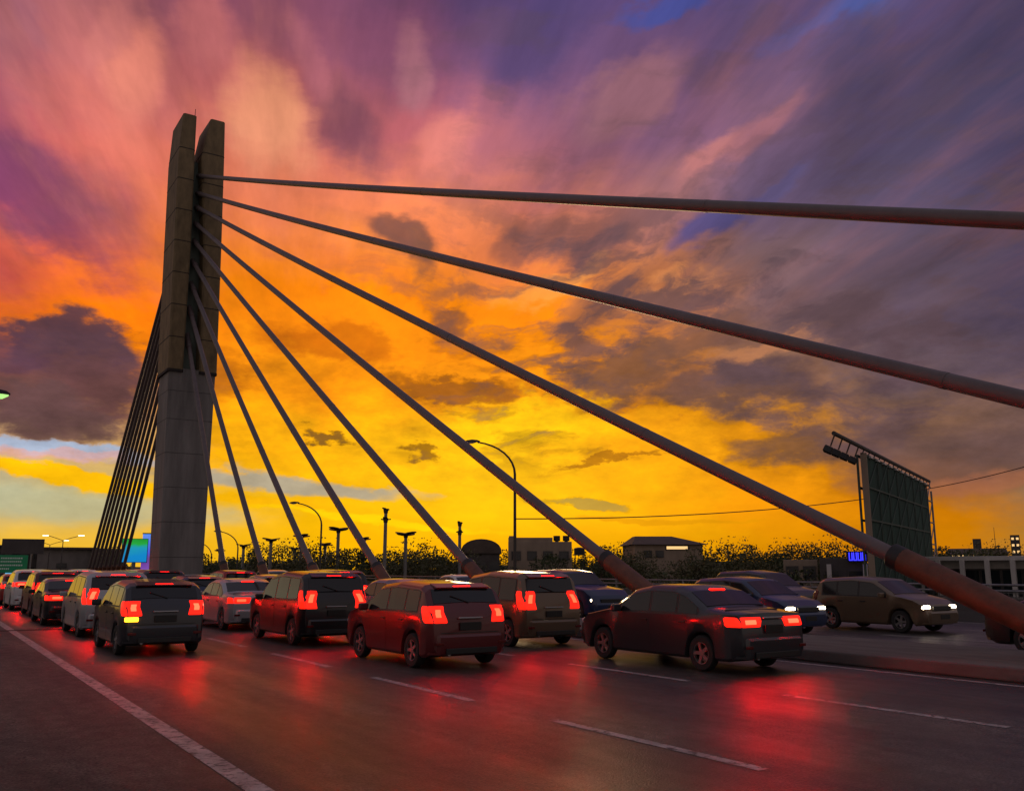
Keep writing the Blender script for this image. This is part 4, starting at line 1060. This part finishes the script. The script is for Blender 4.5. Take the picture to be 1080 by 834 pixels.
AZw = mth('ADD', mth('ADD', AZ, wx_), mth('MULTIPLY', fw1, mapr(EL, 10, 22, 5.5, .6))); ELw = mth('ADD', mth('ADD', EL, wy_), mth('MULTIPLY', fw2, mth('MULTIPLY', mapr(EL, 2, 12, .5, 3.2), mapr(EL, 14, 24, 1, .2))))
az01 = mapr(AZw, -45, 45, 0, 1, False)
rows = []
for j, el in enumerate(ELS):
    r = N.new('ShaderNodeValToRGB'); cr = r.color_ramp; cr.interpolation = 'EASE'
    cols = [(-45, BACK[j]), *[(a, bil(*unproj(a, el))) for a in AZS], (45, [.6 * q + .4 * w for q, w in zip(bil(*unproj(32, el)), BACK[j])])]
    cr.elements[0].position = 0; cr.elements[0].color = (*lin(cols[0][1] if j > 3 else bil(*unproj(-32, el))), 1)
    cr.elements[1].position = 1; cr.elements[1].color = (*lin(cols[-1][1]), 1)
    for a, c in cols[1:-1]:
        e = cr.elements.new((a + 45) / 90); e.color = (*lin(c), 1)
    LK.new(az01, r.inputs['Fac']); rows.append(r.outputs['Color'])
col = rows[0]
for j in range(1, len(ELS)): col = mixc(mapr(ELw, ELS[j - 1], ELS[j], 0, 1), col, rows[j])
# behind the viewer: even mauve dusk
bcol = mixc(mapr(EL, 2, 50, 0, 1), lin((146, 130, 122)), lin((122, 117, 130)))
absaz = mth('ABSOLUTE', AZ)
# single clouds
V = comb(AZw, ELw)
for i, (x, y, rx, ry, ang, c, st, so) in enumerate(FEAT):
    a0, e0 = azel(x, y); sx = 950 / 180 * math.pi
    mp = N.new('ShaderNodeMapping'); mp.vector_type = 'TEXTURE'
    mp.inputs['Location'].default_value = (a0, e0, 0); mp.inputs['Rotation'].default_value = (0, 0, -R(ang)); mp.inputs['Scale'].default_value = (rx / sx * 1.0, ry / sx * 1.0, 1)
    LK.new(V, mp.inputs['Vector'])
    ln_ = N.new('ShaderNodeVectorMath'); ln_.operation = 'LENGTH'; LK.new(mp.outputs[0], ln_.inputs[0])
    f = mapr(ln_.outputs['Value'], 1.0 - so * .6, 1.0 + so * .6, st, 0)
    col = mixc(f, col, lin(c))
# ragged darker puffs in the right half of the sheet and rosy combs of high cloud above
pm = mapr(noise(comb(mth('MULTIPLY', mth('ADD', AZ, wx_), .10), mth('MULTIPLY', mth('ADD', EL, mth('MULTIPLY', wy_, .6)), .24)), 1.9, 7, .58, 33.0), .46, .64, 0, 1)
pmask = mth('MULTIPLY', mth('MULTIPLY', pm, mapr(AZ, -16, 5, .12, .84)), mth('MULTIPLY', mapr(EL, 4, 9, 0, 1), mapr(EL, 17, 26, 1, .35)))
col = mixc(pmask, col, lin((92, 72, 80)))
hm_ = mapr(noise(plane, 2.3, 6, .6, 44.0), .50, .70, 0, 1)
hmask = mth('MULTIPLY', mth('MULTIPLY', hm_, mapr(EL, 13, 20, 0, 1)), mapr(AZ, -4, 24, .34, .12))
col = mixc(hmask, col, lin((236, 140, 112)))
dm_ = mapr(noise(plane, 2.0, 6, .6, 61.0), .52, .72, 0, 1)
dmask = mth('MULTIPLY', mth('MULTIPLY', dm_, mapr(EL, 16, 25, 0, 1)), .42)
col = mixc(dmask, col, lin((84, 58, 96)))
# fine structure of the cloud sheet
st1 = noise(plane, 3.6, 6, .62, 2.2); st2 = noise(angv, 2.6, 8, .62, 7.7)
fine = mth('ADD', mth('MULTIPLY', st1, up), mth('MULTIPLY', st2, mth('SUBTRACT', 1, up)))
amp = mapr(EL, 1.5, 9, .25, 1)
gain = mth('ADD', 1, mth('MULTIPLY', mth('SUBTRACT', fine, .5), mth('MULTIPLY', amp, 1.55)))
gm = N.new('ShaderNodeVectorMath'); gm.operation = 'SCALE'; LK.new(col, gm.inputs[0]); LK.new(gain, gm.inputs['Scale']); col = gm.outputs[0]
hs = N.new('ShaderNodeHueSaturation'); LK.new(mapr(EL, 13, 26, 1.05, .95), hs.inputs['Saturation']); LK.new(col, hs.inputs['Color'])
gmm = N.new('ShaderNodeGamma'); gmm.inputs['Gamma'].default_value = 1.07; LK.new(hs.outputs[0], gmm.inputs['Color'])
s3 = N.new('ShaderNodeVectorMath'); s3.operation = 'SCALE'; LK.new(gmm.outputs[0], s3.inputs[0]); s3.inputs['Scale'].default_value = 1.08; col = s3.outputs[0]
col = mixc(mapr(absaz, 34, 75, 0, 1), col, bcol)
col = mixc(mapr(EL, 38, 60, 0, 1), col, bcol)
col = mixc(mapr(EL, -4, -1, 1, 0), col, lin((70, 60, 58)))
SUN_EL, SUN_AZ = R(2.5), YAW + R(1.0)          # low sun behind the bridge, a little right of straight ahead
ns = N.new('ShaderNodeTexSky'); ns.sky_type = 'NISHITA'; ns.sun_disc = False; ns.sun_elevation = SUN_EL; ns.sun_rotation = SUN_AZ
ns.dust_density = 2.0
STR = .08
sc1 = N.new('ShaderNodeVectorMath'); sc1.operation = 'SCALE'; LK.new(col, sc1.inputs[0]); sc1.inputs['Scale'].default_value = 1 / STR
sc2 = N.new('ShaderNodeVectorMath'); sc2.operation = 'SCALE'; LK.new(ns.outputs[0], sc2.inputs[0]); sc2.inputs['Scale'].default_value = .03   # thin clear air seen through the cloud
ad = N.new('ShaderNodeVectorMath'); ad.operation = 'ADD'; LK.new(sc1.outputs[0], ad.inputs[0]); LK.new(sc2.outputs[0], ad.inputs[1])
LK.new(ad.outputs[0], bg.inputs['Color']); bg.inputs['Strength'].default_value = STR
wld.cycles.sampling_method = 'MANUAL'; wld.cycles.sample_map_resolution = 512

sun = bpy.data.lights.new('sun', 'SUN'); sun.energy = .5; sun.angle = R(10); sun.color = (1, .66, .36)
so_ = bpy.data.objects.new('sun', sun); COL.objects.link(so_)
sd = Vector((math.sin(SUN_AZ) * math.cos(SUN_EL), math.cos(SUN_AZ) * math.cos(SUN_EL), math.sin(SUN_EL)))
so_.rotation_euler = sd.to_track_quat('Z', 'Y').to_euler(); so_.location = (0, 0, 60)

# ------------------------------------------------------------------ camera
cam = bpy.data.cameras.new('camera'); cam.sensor_width = 36; cam.lens = 36 * FOC; cam.clip_end = 6000; cam.clip_start = .1
co = bpy.data.objects.new('camera', cam); COL.objects.link(co)
co.location = (0, 0, EYE); co.rotation_euler = (math.pi / 2 + PITCH, 0, -YAW)
sc.camera = co
sc.view_settings.view_transform = 'Standard'; sc.view_settings.look = 'None'; sc.view_settings.exposure = 0; sc.view_settings.gamma = 1
sc.view_settings.use_curve_mapping = False
sc.cycles.sample_clamp_indirect = 3.0
